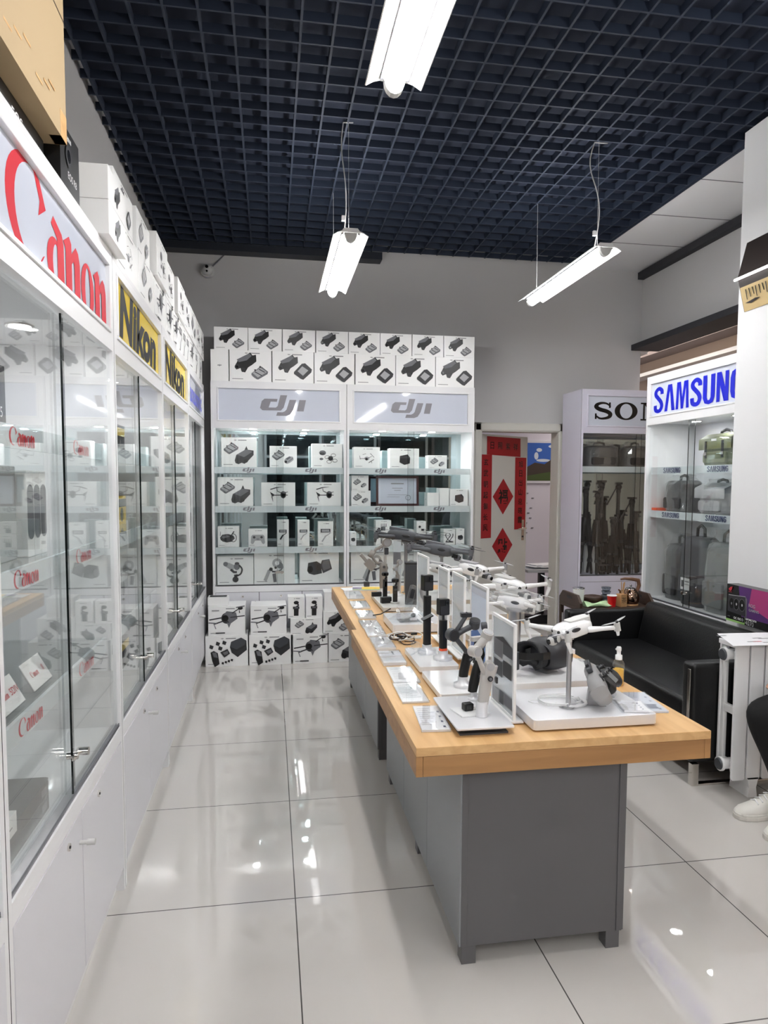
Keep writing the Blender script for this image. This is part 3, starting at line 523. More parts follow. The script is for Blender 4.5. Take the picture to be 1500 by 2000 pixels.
# ================================================================== RETAIL BOXES
G = 'smaller white drone boxes, top row on the back cabinets'
UP = [(-0.474, -0.186), (-0.184, 0.106), (0.111, 0.398), (0.403, 0.689), (0.692, 0.976), (0.978, 1.266), (1.271, 1.561), (1.564, 1.853)]
for i, (a, b) in enumerate(UP): retail(a, b, 2.43+.270, .192, 6.17, .15, 'fly', 'white drone box on the back cabinets, top row, '+ordn(i, 8), G)
G = 'larger white drone boxes, lower row on the back cabinets'
LOW = [(-0.505, -0.351, 'logo'), (-0.345, 0.016, 'fly'), (0.021, 0.383, 'fly3'), (0.387, 0.746, 'flyd'), (0.753, 1.117, 'flyd'), (1.12, 1.485, 'flyd'), (1.488, 1.851, 'flyd')]
for i, (a, b, k) in enumerate(LOW): retail(a, b, 2.43, .269, 6.165, .2, k, 'narrow white box end with only a small logo, lower row on the back cabinets' if i == 0 else 'large white drone box on the back cabinets, lower row, '+ORD[i]+' from the left', G)
G = 'product boxes inside the back cabinets'
def row(L, z0, y=6.235):
    for a, b, h, k, lb, *r in L:
        dd = r[1] if len(r) > 1 else .13
        retail(a, b, r[0] if r else z0, h, y, min(dd, .2), k, lb, G)
row([(-0.428, -0.121, .26, 'air', 'tall white box with controller above a folded drone, top shelf in the corner cabinet'), (-0.008, 0.236, .19, 'mini', 'small white box with a pale controller and mini drone, top shelf middle'), (0.368, 0.645, .216, 'fpv', 'white box with goggles and a ducted drone, top shelf'),
     (0.747, 0.99, .191, 'quad', 'white box with a pale drone in flight, top shelf next to the cabinet divider'), (1.08, 1.356, .183, 'chip', 'wide white box with a dark gadget pair, top shelf by the plant reflection'), (1.441, 1.622, .123, 'mini', 'low white box with a mini drone, top shelf nearest the door')], 1.69)
row([(-0.463, -0.153, .256, 'air', 'tall white box with controller and folded drone, second shelf in the corner'), (-0.084, 0.22, .211, 'fpvarm', 'white box with a large camera drone, second shelf middle'), (0.326, 0.632, .213, 'fpvarm', 'white box with a large camera drone, second shelf beside the divider'),
     (0.728, 0.886, .137, 'mini', 'small box stacked on another beside the framed certificate', 1.345+.1405), (0.724, 0.906, .139, 'mini', 'small box under another beside the framed certificate'), (1.435, 1.55, .12, 'blank', 'plain white low box behind the pale ones on the second shelf', 1.345), (1.552, 1.645, .165, 'blank', 'plain pale tall box on the second shelf near the door', 1.345), (1.651, 1.829, .157, 'chip', 'small white box with an orange-tinted gadget, second shelf right end')], 1.345)
row([(-0.467, -0.28, .183, 'goggle', 'small white box with goggles picture, third shelf in the corner'), (-0.2, -0.031, .157, 'pad', 'rounded white box with a game controller picture on the third shelf'), (0.054, 0.161, .241, 'phone', 'narrow tall box with a dark phone gimbal on the third shelf', .98, .1), (0.237, 0.347, .237, 'phonel', 'narrow tall box with a pale phone gimbal, middle of three', .98, .1), (0.422, 0.562, .224, 'phonel', 'narrow tall box with a pale phone gimbal near the cabinet divider', .98, .1),
     (0.712, 0.774, .125, 'chip', 'tiny white box at the divider on the third shelf'), (0.952, 1.098, .109, 'batt', 'upper of two stacked white battery hub boxes', .98+.122), (0.952, 1.103, .1205, 'batt', 'lower of two stacked white battery hub boxes'), (1.105, 1.185, .148, 'chip', 'narrow white box beside the battery hub boxes'), (1.205, 1.316, .143, 'strap', 'white box with a black strap picture behind the dark drone'),
     (1.335, 1.427, .12, 'cam', 'small white box on the stack of camera boxes', .98+.1015), (1.335, 1.428, .101, 'cam', 'small white box at the bottom of the camera box stack'), (1.431, 1.52, .122, 'cam', 'small white camera box right of the stack'), (1.595, 1.709, .145, 'strap', 'white box with a black strap picture near the door'), (1.714, 1.798, .15, 'chip', 'small white box with a dark pouch, nearest the door on the third shelf')], .98)
row([(-0.475, -0.155, .256, 'gimbal2', 'wide white box with a dark gimbal and camera, bottom shelf in the corner'), (-0.152, 0.213, .284, 'gimbal', 'wide white box with a pale camera gimbal, bottom shelf middle'), (0.254, 0.613, .301, 'rcbox', 'wide white box with a drone and screen remote, bottom shelf by the divider'),
     (0.722, 1.153, .305, 'gimbal', 'wide white box behind the silver gimbal on the table, bottom shelf'), (1.177, 1.362, .274, 'gimbal', 'white box half hidden behind the dark drone, bottom shelf'), (1.382, 1.783, .3, 'blank', 'plain pale wide box near the door, bottom shelf')], .64)
t = thing('framed_certificate', 'certificate in a dark red wood frame on the second cabinet shelf', 'certificate', (1.16, 6.25, 1.3455)); M('maroon', (.25, .08, .10), .3)
fr = MB()
for q in ((-.2, .2, 0, .02), (-.2, .2, .255, .275), (-.2, -.18, .02, .255), (.18, .2, .02, .255)): fr.box(q[0], q[1], 0, .02, q[2], q[3], 'maroon')
fr.build('frame', t, rot=(math.radians(-4), 0, 0))
pp_ = MB().box(-.18, .18, .008, .012, .02, .255, 'sign_white'); pp_.art([rect(-.06, .06, .2, .21, 'text'), rect(-.05, .05, .16, .165, 'text'), rect(-.03, .03, .14, .145, 'text'), rect(-.09, .09, .1, .103, 'text'), ring(.1, .075, .025, .025, .004, .004, 'mid'), rect(-.1, .02, .08, .083, 'text')], .008); pp_.build('certificate_sheet', t, rot=(math.radians(-4), 0, 0))
G = 'white boxes stacked on the floor by the back cabinets'
def fl(a, b, z0, h, k, lb, y=5.86, d=.26): retail(a, b, z0, h, y, d, k, lb, G)
fl(-0.552, -0.198, 0, .262, 'kit', 'floor box with full drone kit picture, in the corner'); fl(-0.19, 0.165, 0, .262, 'kit', 'floor box with full drone kit picture, second from the corner'); fl(0.179, 0.481, 0, .25, 'open', 'floor box with an unfolded drone, bottom row'); fl(0.485, 0.773, 0, .256, 'air', 'floor box with controller and drone, bottom row partly behind the table')
fl(-0.527, -0.219, .263, .25, 'open', 'second row floor box with unfolded drone, in the corner', 5.87); fl(-0.177, 0.128, .263, .244, 'open', 'second row floor box with unfolded drone, next to the small boxes', 5.87); fl(0.159, 0.434, .251, .14, 'air', 'low floor box with folded drone under the two pocket camera boxes', 5.87); fl(0.439, 0.701, .257, .188, 'fly', 'second row floor box with folded drone beside the table', 5.87)
fl(0.139, 0.283, .392, .187, 'pocket', 'small upright pocket camera box, left of the pair', 5.88, .14); fl(0.292, 0.436, .392, .187, 'pocket', 'small upright pocket camera box, right of the pair', 5.88, .14); fl(0.451, 0.638, .446, .16, 'blank', 'plain white box on top of the floor stack beside the table', 5.9, .2)
t = tag(MB().box(-.085, .085, 0, .12, 0, .07, 'card').box(-.07, .07, .02, .1, .07, .072, 'dark').build('open_carton', None, (-.445, 5.9, .5145), (0, 0, 0), bevel=.002), 'small open white carton with dark slot on the corner floor stack', 'box', G)
# boxes on top of the cabinets along the left wall (fronts face the aisle)
G = 'white boxes on top of the left cabinets'
def lf(y0, y1, z0, h, k, lb, x=-.565, d=.22, front='card'):
    w = y1-y0-.003; o = box_mesh(w, h, d, k, front).build('retail_box', None, (x, (y0+y1)/2, z0), (0, 0, PI/2), bevel=.0012); return tag(o, lb, 'box', G)
Z2 = 2.3805
for i, (a, b, h, k) in enumerate([(2.77, 3.22, .185, 'quad'), (3.225, 3.62, .195, 'mini'), (3.63, 4.02, .195, 'open'), (4.03, 4.30, .2, 'open'), (4.31, 4.55, .2, 'open'), (4.56, 4.74, .205, 'phonel'), (4.75, 4.93, .205, 'phonel'), (4.94, 5.12, .205, 'phonel'), (5.13, 5.45, .205, 'open'), (5.46, 5.75, .205, 'phone'), (5.76, 6.05, .205, 'gimbal')]):
    lf(a, b, Z2, h, k, 'white box on the left cabinets, lower row, '+ORD[i]+' from the black box')
for i, (a, b, z, h, k, dx) in enumerate([(2.74, 3.10, .186, .15, 'flyd', 0), (3.24, 3.58, .196, .19, 'mini', -.01), (3.60, 3.96, .196, .21, 'fpv', .02), (4.03, 4.38, .203, .215, 'fpv', 0), (4.43, 4.78, .206, .22, 'fpv', .015), (4.79, 5.14, .206, .22, 'fpv', .01), (5.15, 5.5, .206, .225, 'mini', .01), (5.51, 5.85, .206, .225, 'fpv', .01), (5.86, 6.12, .206, .225, 'fpv', .01)]):
    lf(a, b, Z2+z, h, k, 'white box on the left cabinets, upper row, '+ORD[i]+' from the black box', x=-.565+dx)
for i in range(2):
    mb = MB(); mb.box(-.13, .13, 0, .27, 0, .112, 'card'); mb.art([rect(-.09, .0, .055, .058, 'text')]); mb.art(place(a_folded(), 0, 0, .09), T=Matrix.Translation((.13, .135, .056)) @ Matrix.Rotation(PI/2, 4, 'Z'))
    tag(mb.build('retail_box', None, (-.655, 2.47, Z2+.113*i), bevel=.0015), ('lower', 'upper')[i]+' of two white boxes stacked end-on beside the black box', 'box', G)
mb = MB(); mb.box(-.095, .095, 0, .2, 0, .175, 'black'); mb.art(place(text('EOS R8', 'white', .02), .02, .05, 1)+place(canon('white'), -.02, .15, .018)+place(ring_ if False else [disc(0, 0, 1, 1, 'dark'), disc(0, 0, .6, .6, 'ink')], -.02, .1, .03))
tag(mb.build('camera_box', None, (-.565, 2.17, Z2), (0, 0, PI/2), bevel=.0015), 'black camera box with white lettering on top of the nearest left cabinet', 'box')
mb = MB(); mb.box(-.25, .25, 0, .3, 0, .093, 'black'); mb.art(place(text('EOS', 'white', .03), .05, .05, 1))
tag(mb.build('camera_box', None, (-.60, 1.80, Z2), (0, 0, PI/2), bevel=.0015), 'flat black camera box underneath the brown cardboard carton', 'box')
mb = MB(); mb.box(-.45, .45, 0, .38, 0, .62, 'cardboard'); mb.box(-.4505, -.38, -.0006, .0, .30, .306, 'brown'); mb.box(.395, .4506, -.0008, .03, .0, .07, 'oak')
mb.box(-.45, .45, -.0008, 0, .318, .322, 'brown'); mb.art([stroke([(x, .05+.02*(i % 3)), (x+.05, .05+.02*(i % 3))], .006, 'oak') for i, x in enumerate([.0, .06, .12, .2, .26, .3])]+place(text('CARTON 2', 'oak', .03), .15, .2, 1)[:0])
tag(mb.build('cardboard_carton', None, (-.545, 1.615, Z2+.094), (0, 0, PI/2), bevel=.003), 'big brown cardboard carton on top of the nearest left cabinet', 'box')
# ================================================================== DISPLAY TABLES
def table(label, x0, x1, y0, y1, px0, px1, py0, py1, zt=.75):
    t = thing('display_table', label, 'table', ((x0+x1)/2, (y0+y1)/2, 0), 0, 'oak topped display tables')
    hx, hy = (x1-x0)/2, (y1-y0)/2; cx, cy = (x0+x1)/2, (y0+y1)/2
    MB().box(-hx, hx, -hy, hy, zt-.028, zt, 'oak').build('tabletop', t, bevel=.0015)
    a = MB(); z0, z1 = zt-.092, zt-.0285
    a.box(-hx+.022, hx-.022, -hy, -hy+.02, z0, z1, 'oak_apron_shaded'); a.box(-hx+.022, hx-.022, hy-.02, hy, z0, z1, 'oak_apron_shaded'); a.box(-hx, -hx+.0212, -hy, hy, z0, z1, 'oak_apron_shaded'); a.box(hx-.0212, hx, -hy, hy, z0, z1, 'oak_apron_shaded'); a.box(-hx+.02, hx-.02, -hy+.02, hy-.02, z0+.03, z1, 'oak_apron_shaded')
    a.build('apron', t, bevel=.001)
    qx0, qx1, qy0, qy1 = px0-cx, px1-cx, py0-cy, py1-cy
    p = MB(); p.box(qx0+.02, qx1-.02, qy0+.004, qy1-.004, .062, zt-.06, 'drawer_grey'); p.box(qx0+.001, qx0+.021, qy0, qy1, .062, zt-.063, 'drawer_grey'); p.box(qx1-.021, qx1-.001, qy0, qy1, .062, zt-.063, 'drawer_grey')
    p.build('pedestal', t, bevel=.001)
    n = 3; L_ = (qy1-qy0)/n
    for s_ in (-1, 1):
        for i in range(n):
            X = qx0-.004 if s_ < 0 else qx1-.001
            d = MB().box(X, X+.005, qy0+L_*i+.0015, qy0+L_*(i+1)-.0015, .064, zt-.064, 'drawer_side_lit' if s_ < 0 else 'drawer_grey').build('pedestal_door', t)  # left doors paler, reflected light put into their colour
            if i % 2: k = MB(); k.cyl((X-.001 if s_ < 0 else X+.006, qy0+L_*i+.05, .46), (X-.004 if s_ < 0 else X+.009, qy0+L_*i+.05, .46), .009, k='black', n=10); k.build('door_lock', d)
    for fx in (qx0+.03, qx1-.03):
        for fy in (qy0+.03, (qy0+qy1)/2, qy1-.03): MB().box(fx-.024, fx+.024, fy-.024, fy+.024, 0, .0615, 'drawer_grey').build('foot', t, bevel=.001)
    return t
table('oak topped display table with grey pedestal, nearest the viewer', .432, 1.42, 1.995, 3.700, .593, 1.152, 2.045, 3.45)
table('second oak topped display table, farther away behind the first', .462, 1.45, 3.703, 5.285, .585, 1.152, 3.71, 5.15, .747)
# ------------------------------------------------------------------ brochure stacks along the left edge
G = 'clear brochure stacks along the left edge of the tables'
def lines_print(mb, w, l, z, dark=True, n=9):
    for i in range(n): y = l*.36-l*.72*i/n; mb.box(-w*.38, -w*.38+w*random.uniform(.3, .7), y, y+l*.012, z, z+.0002, 'text')
    if dark: mb.box(w*.10, w*.17, l*.16, l*.40, z, z+.0003, 'slate')
    else:
        for i in range(4): mb.box(w*.28, w*.36, -l*.4+i*l*.2, -l*.34+i*l*.2, z, z+.0003, 'navy')
BR = [(.535, 2.238, .10, .245, .009, 6), (.523, 2.533, .104, .242, .008, 1.5), (.540, 2.775, .112, .232, .009, 2), (.540, 3.045, .108, .225, .016, 2), (.545, 3.335, .104, .235, .014, 1), (.548, 3.61, .102, .228, .011, 2), (.552, 3.835, .108, .19, .010, 0), (.565, 4.11, .108, .225, .012, 1), (.573, 4.45, .118, .25, .012, 1), (.583, 4.85, .122, .33, .010, 1)]
for i, (x, y, w, l, h, a) in enumerate(BR):
    zt = .75 if y < 3.7 else .747
    t = thing('brochure_stack', 'clear-covered white leaflet stack on the left table edge, '+('nearest of the row' if i == 0 else ORD[i]+' from the near end'), 'leaflets', (x, y, zt), math.radians(-a*.8), G)
    mb = MB().box(-w/2+.003, w/2-.003, -l/2+.003, l/2-.003, .0005, h-.0015, 'paper'); lines_print(mb, w, l, h-.0014, i > 0); mb.build('leaflet', t)
    MB().box(-w/2, w/2, -l/2, l/2, h-.0005, h+.001, 'clear_film').box(-w/2, w/2, -l/2-.002, -l/2, 0, h+.001, 'acrylic').build('clear_cover', t)
t = tag(MB().box(-.10, .10, -.07, .07, 0, .004, 'paper').build('paper_sheet', None, (.63, 5.15, .747), (0, 0, .1)), 'blank white sheet at the far left corner of the far table', 'paper')
t = thing('color_magazine', 'magazine with a yellow and violet edge lying on the far table', 'magazine', (.74, 5.14, .747), -.12)
mb = MB(); mb.box(-.13, .13, -.09, .09, 0, .008, 'paper'); mb.box(-.06, .13, -.08, .06, .008, .0084, 'yellow'); mb.box(-.13, -.06, -.05, .04, .008, .0084, 'purple'); mb.build('pages', t); MB().box(-.13, .13, -.09, -.06, .0084, .0095, 'green_cloth').build('cover_fold', t)
# ------------------------------------------------------------------ plinths and trays
def plinth(label, x0, x1, y0, y1, h, k='gloss_white', z=.75, r=.012, rz=0, top=None):
    w, l = (x1-x0)/2, (y1-y0)/2
    t = thing('display_plinth', label, 'display stand', ((x0+x1)/2, (y0+y1)/2, z), rz, 'low plinths on the display tables')
    MB().rbox(-w, w, -l, l, .006 if k != 'brushed' or h > .035 else h-.007, h, r, k).build('plate', t, bevel=.0015)
    if k == 'brushed' and h < .035: MB().box(-w+.03, w-.03, -l+.04, l-.03, .0061, h-.0071, 'mid').build('riser_block', t)
    MB().box(-w+.015, w-.015, -l+.02, l-.015, 0, .0059, 'slate').build('rubber_foot', t); return t
M('brushed', (.90, .90, .91), .36, .3)
plinth('thin brushed metal tray on the near left corner, holding the pale phone gimbal', .577, .768, 2.055, 2.385, .03, 'brushed', r=.006)
plinth('white plinth behind the metal tray, holding the dark camera gimbal', .612, .79, 2.415, 2.735, .028)
plinth('white plinth with two black action camera grips', .617, .79, 2.79, 3.13, .03)
plinth('thick white plinth with tilted clear acrylic plates', .64, .93, 3.56, 3.90, .05)
plinth('pale plinth on the far table holding two black pocket cameras', .69, .92, 4.19, 4.72, .03, 'pale', .747)
plinth('large silver plinth at the near right, holding the white mini drone', .835, 1.27, 2.065, 2.395, .04, 'brushed', r=.014)
plinth('wide white plinth under the black video goggles', .86, 1.30, 2.435, 2.79, .05)
plinth('pale plinth under the wrapped white drone', .95, 1.34, 2.88, 3.22, .04, 'pale')
plinth('pale plinth under the white drone with spread arms', .98, 1.36, 3.28, 3.68, .04, 'pale')
plinth('pale plinth on the far table under the second white drone', .98, 1.38, 3.84, 4.20, .04, 'pale', .747)
plinth('pale plinth on the far table beneath the dark grey drones', .98, 1.38, 4.35, 4.80, .04, 'pale', .747)
# ------------------------------------------------------------------ framed information panels standing down the middle
G = 'white framed information panels down the middle of the tables'
def panel(label, x, y0, y1, zb, zt, art, film='print_film'):
    l, h = (y1-y0), zt-zb
    t = thing('info_panel', label, 'display panel', (x, (y0+y1)/2, zb), PI/2, G)
    f = MB(); b = .011
    for q in ((-l/2, -l/2+b, .006, h), (l/2-b, l/2, .006, h), (-l/2+b, l/2-b, h-b, h), (-l/2+b, l/2-b, .006, .006+b)): f.box(q[0], q[1], -.005, .005, q[2], q[3], 'white')
    f.build('frame', t, bevel=.001); MB().box(-l/2-.005, l/2+.04, -.03, .03, 0, .006, 'white').build('base', t)
    p = MB(); p.box(-l/2+b, l/2-b, -.002, .002, .006+b, h-b, film); A = [([(q[0]*l, h*q[1]) for q in a[0]], a[1]) for a in art]
    p.art(A, -.002); p.art([([(-q[0], q[1]) for q in a[0]][::-1], a[1]) for a in A], -.002, T=Matrix.Rotation(PI, 4, 'Z')); p.build('print', t)
R_ = lambda x0, x1, y0, y1, k: ([(x0, y0), (x1, y0), (x1, y1), (x0, y1)], k)
panel('white framed panel with small photos, nearest the viewer', .80, 2.147, 2.385, .755, 1.088, [R_(-.4, .0, .62, .74, 'slate'), R_(.02, .4, .56, .74, 'mid'), ([(-.4, .74), (.0, .8), (.4, .74)], 'dark'), R_(-.38, -.02, .40, .56, 'dark'), R_(.0, .38, .36, .52, 'slate'), R_(-.42, -.1, .1, .22, 'mid'), R_(-.08, .1, .08, .22, 'slate'), R_(.14, .4, .06, .2, 'light')])
panel('white framed panel with a blue sky picture', .86, 2.63, 2.865, .79, 1.135, [([(-.44, .40), (.44, .34), (.44, .86), (-.44, .86)], 'cloudy'), ([(-.44, .06), (.44, .06), (.44, .36), (.1, .44), (-.44, .34)], 'water'), R_(-.44, .44, .86, .94, 'sign_white')])
panel('white framed panel with faint lines beside the blue one', .85, 2.925, 3.135, .77, 1.14, [([(-.3, .5), (.4, .62), (.4, .64), (-.3, .52)], 'light'), R_(-.4, .0, .3, .305, 'light'), R_(-.4, .3, .7, .705, 'text')])
panel('white framed panel with small dark prints near the table joint', .84, 3.17, 3.37, .77, 1.14, [R_(-.3, .3, .2, .34, 'mid'), R_(-.2, .2, .5, .52, 'text'), R_(-.3, .3, .75, .77, 'light')])
panel('white framed panel with a pale sketch behind the thick plinth', .83, 3.56, 3.83, .80, 1.16, [R_(-.3, .1, .3, .5, 'light'), R_(-.2, .3, .65, .67, 'text'), ([(-.1, .3), (.3, .36), (.1, .56)], 'text')])
# ------------------------------------------------------------------ drones
def drone(label, x, y, zb, h, rz, c=('gloss_white', 'pale', 'slate'), s=1.0, pitch=0, spread=(55, 50), name='camera_drone', group='drones on display stands', stand='alu', cover=False, pole=.0085, legs=True):
    t = thing(name, label, 'drone', (x, y, zb), rz, group)
    zc = h
    st = MB(); st.cyl((0, 0, 0), (0, 0, zc-.025*s), pole, k=stand, n=16); st.cyl((0, 0, 0), (0, 0, .004), pole*2.4, k=stand, n=18); st.cyl((0, 0, zc-.035*s), (0, 0, zc-.02*s), pole*1.7, k='light', n=14); st.build('stand_pole', t)
    T = Matrix.Translation((0, 0, zc)) @ Matrix.Rotation(pitch, 4, 'Y') @ Matrix.Scale(s, 4)
    b = MB(); rings = []
    for xx, w, z0, z1 in ((-.085, .020, -.012, .012), (-.078, .030, -.02, .022), (-.05, .038, -.028, .030), (0, .040, -.030, .032), (.035, .036, -.026, .030), (.058, .028, -.018, .024), (.066, .020, -.01, .016)):
        n = 16; rg = []
        for j in range(n):
            a = 2*PI*j/n; cc, ss = math.cos(a), math.sin(a); yy = w*math.copysign(abs(cc)**.6, cc); z = (z1 if ss > 0 else -z0)*math.copysign(abs(ss)**.6, ss); rg.append((xx, yy, z))
        rings.append(rg)
    b.loft(rings, c[0], T=T); b.build('body', t)
    q = MB(); q.rbox(-.083, .01, -.022, .022, .022, .036, .01, c[1], T=T); q.ell((-.07, 0, .0), (.02, .026, .02), c[2], T=T); q.build('battery_pack', t)
    v = MB()
    for sy in (-1, 1): v.ell((.060, sy*.017, .008), (.008, .008, .008), 'lens', T=T); v.ell((.0, sy*.0385, .006), (.02, .004, .008), 'dark', T=T)
    v.build('sensor', t)
    gm = MB(); gm.rbox(.055, .085, -.024, .024, -.024, -.006, .007, c[2], T=T); gm.ell((.082, 0, -.022), (.016, .017, .016), c[1], e=.7, T=T); gm.cyl(T @ Vector((.092, 0, -.022)), T @ Vector((.101, 0, -.022)), .010*s, k='lens'); gm.ell((.07, .022, -.014), (.009, .007, .012), c[1], T=T); gm.build('gimbal_camera', t)
    i = 0
    for sx, deg in ((1, spread[0]), (-1, spread[1])):
        for sy in (-1, 1):
            a = math.radians(deg); base = Vector((sx*.048 if sx > 0 else -.055, sy*.032, .008 if sx > 0 else -.008)); L = .105
            tip = base+Vector((sx*math.cos(a)*L, sy*math.sin(a)*L, .012 if sx > 0 else -.004))
            m = MB(); m.tube([T @ base, T @ base.lerp(tip, .15), T @ base.lerp(tip, .5), T @ tip], [.011*s, .0115*s, .0085*s, .0085*s], c[0], 10)
            m.cyl(T @ (tip+Vector((0, 0, -.012))), T @ (tip+Vector((0, 0, .018))), .0125*s, .011*s, c[1], 14)
            if legs and sx > 0: m.tube([T @ tip, T @ (tip+Vector((.004, sy*.002, -.02))), T @ (tip+Vector((-.006, 0, -.055)))], [.008*s, .008*s, .006*s], c[0], 8)
            elif legs: m.tube([T @ tip, T @ (tip+Vector((.0, 0, -.03)))], [.009*s, .005*s], c[0], 8)
            arm = m.build('arm', t)
            pr = MB(); pa = random.uniform(-.5, .5)+PI; hub = tip+Vector((0, 0, .021))
            pr.cyl(T @ (hub-Vector((0, 0, .004))), T @ (hub+Vector((0, 0, .004))), .006*s, k='dark', n=10)
            for d in (0, 2.75):
                u = Vector((math.cos(pa+d), math.sin(pa+d), .03)); w = Vector((-u.y, u.x, 0)); P = [hub+u*.004+w*.003, hub+u*.02+w*.009, hub+u*.05+w*.006, hub+u*.068, hub+u*.05-w*.004, hub+u*.02-w*.004, hub+u*.004-w*.003]
                lo = [T @ p for p in P]; up = [T @ (p+Vector((0, 0, .0012))) for p in P]; n = len(P)
                pr.add(lo+up, [tuple(range(n))[::-1], tuple(range(n, 2*n))]+[(j, (j+1) % n, n+(j+1) % n, n+j) for j in range(n)], 'light' if c[0] == 'gloss_white' else 'dark')
            pr.build('propeller', arm); i += 1
    if cover:
        cv = MB(); rings = []
        for xx, w, hh in ((-.13, .01, .01), (-.11, .05, .02), (-.05, .075, .045), (.02, .08, .055), (.08, .06, .05), (.12, .03, .03), (.15, .008, .01)):
            rings.append([(xx+.006*math.sin(j*2.3), w*math.cos(2*PI*j/14)*(1+.06*math.sin(j*5)), .012+hh*math.sin(2*PI*j/14)*(1+.05*math.cos(j*4))) for j in range(14)])
        cv.loft(rings, 'plastic_film', T=T, smooth=False); cv.build('plastic_wrap', t)
    return t
drone('white mini drone on a thin pole above the silver plinth', 1.0, 2.17, .791, .270, math.radians(193), s=.92, pitch=math.radians(10), spread=(60, 30))
drone('white drone wrapped in clear film just behind the near framed panel', 1.135, 3.06, .79, .205, math.radians(-25), ('gloss_white', 'pale', 'slate'), 1.0, .16, cover=True, pole=.026, legs=False)
drone('white drone with long spread arms beside the open doorway view', 1.30, 3.58, .79, .20, math.radians(-62), ('gloss_white', 'pale', 'slate'), 1.35, .1, (70, 55), pole=.012)
drone('white drone on the far table between the spread-arm drone and the dark ones', 1.24, 4.06, .787, .235, math.radians(-50), ('gloss_white', 'light', 'slate'), 1.25, .12, (65, 55), pole=.012)
drone('small pale grey drone low on the far table', 1.12, 4.42, .787, .2, math.radians(-40), ('pale', 'light', 'slate'), 1.1, .1, (60, 55), pole=.012)
drone('dark charcoal drone highest and farthest on the far table', .98, 4.95, .747, .415, math.radians(-12), ('slate', 'slate2', 'dark'), 1.55, .16, (35, 40), pole=.011)
drone('light grey folded drone in front of the charcoal drone', 1.18, 4.66, .787, .30, math.radians(-18), ('slate2', 'mid', 'black'), 1.4, .18, (20, 15), pole=.011)
# goggles ------------------------------------------------------------
t = thing('video_goggles', 'black video goggles with head strap on the wide white plinth', 'goggles', (1.09, 2.60, .80), math.radians(8), None)
mb = MB(); rg = []
for yy, w, h, zc in ((-.075, .075, .040, .068), (-.07, .088, .052, .068), (-.045, .094, .058, .070), (-.01, .093, .060, .070), (.025, .086, .056, .070), (.04, .075, .046, .070)):
    rg.append([(w*math.copysign(abs(math.cos(a))**.6, math.cos(a)), yy, zc+h*math.copysign(abs(math.sin(a))**.7, math.sin(a))-(.02 if math.sin(a) < -.6 and abs(math.cos(a)) < .4 else 0)*0) for a in [2*PI*j/22 for j in range(22)]])
T = Matrix.Rotation(PI/2+.25, 4, 'Z'); mb.loft(rg, 'dark', T=T); mb.build('visor', t)
mb = MB(); rg = []
for yy, w, h in ((.035, .078, .050), (.06, .082, .055), (.078, .086, .058), (.076, .068, .042), (.03, .060, .034)):
    rg.append([(w*math.cos(a), yy+.02*abs(math.cos(a))**2, .070+h*math.sin(a)+(.018 if abs(math.cos(a)) < .35 and math.sin(a) < 0 else 0)) for a in [2*PI*j/22 for j in range(22)]])
mb.loft(rg, 'bagblack', T=T, cap=False); mb.add([tuple(q) for q in rg[-1]], [tuple(range(22))], 'ink', False, T); mb.build('face_foam', t)
mb = MB(); pts = [(-.084, .05, .085), (-.096, .10, .09), (-.06, .155, .088), (.0, .175, .085), (.06, .155, .088), (.096, .10, .09), (.084, .05, .085)]
pts = [T @ Vector(p) for p in pts]
for a, b in zip(pts, pts[1:]):
    mb.add([a+Vector((0, 0, -.014)), b+Vector((0, 0, -.014)), b+Vector((0, 0, .014)), a+Vector((0, 0, .014)), a*.97+Vector((0, 0, -.014)), b*.97+Vector((0, 0, -.014)), b*.97+Vector((0, 0, .014)), a*.97+Vector((0, 0, .014))], [(0, 1, 2, 3), (7, 6, 5, 4), (0, 4, 5, 1), (3, 2, 6, 7)], 'black')
mb.build('head_strap', t)
mb = MB(); mb.rbox(-.03, .03, .155, .185, .03, .10, .012, 'slate', T=T); mb.build('battery_pack', t, bevel=.003)
mb = MB(); mb.rbox(-.075, .075, -.0795, -.074, .045, .1, .01, 'lens', T=T, axis='y'); mb.ell((.05, -.078, .05), (.012, .008, .012), 'lens', T=T); mb.ell((-.05, -.078, .05), (.012, .008, .012), 'lens', T=T); mb.build('front_camera', t)
mb = MB(); mb.box(-.05, .05, -.035, .035, 0, .0125, 'acrylic', T=T); mb.build('acrylic_rest', t)
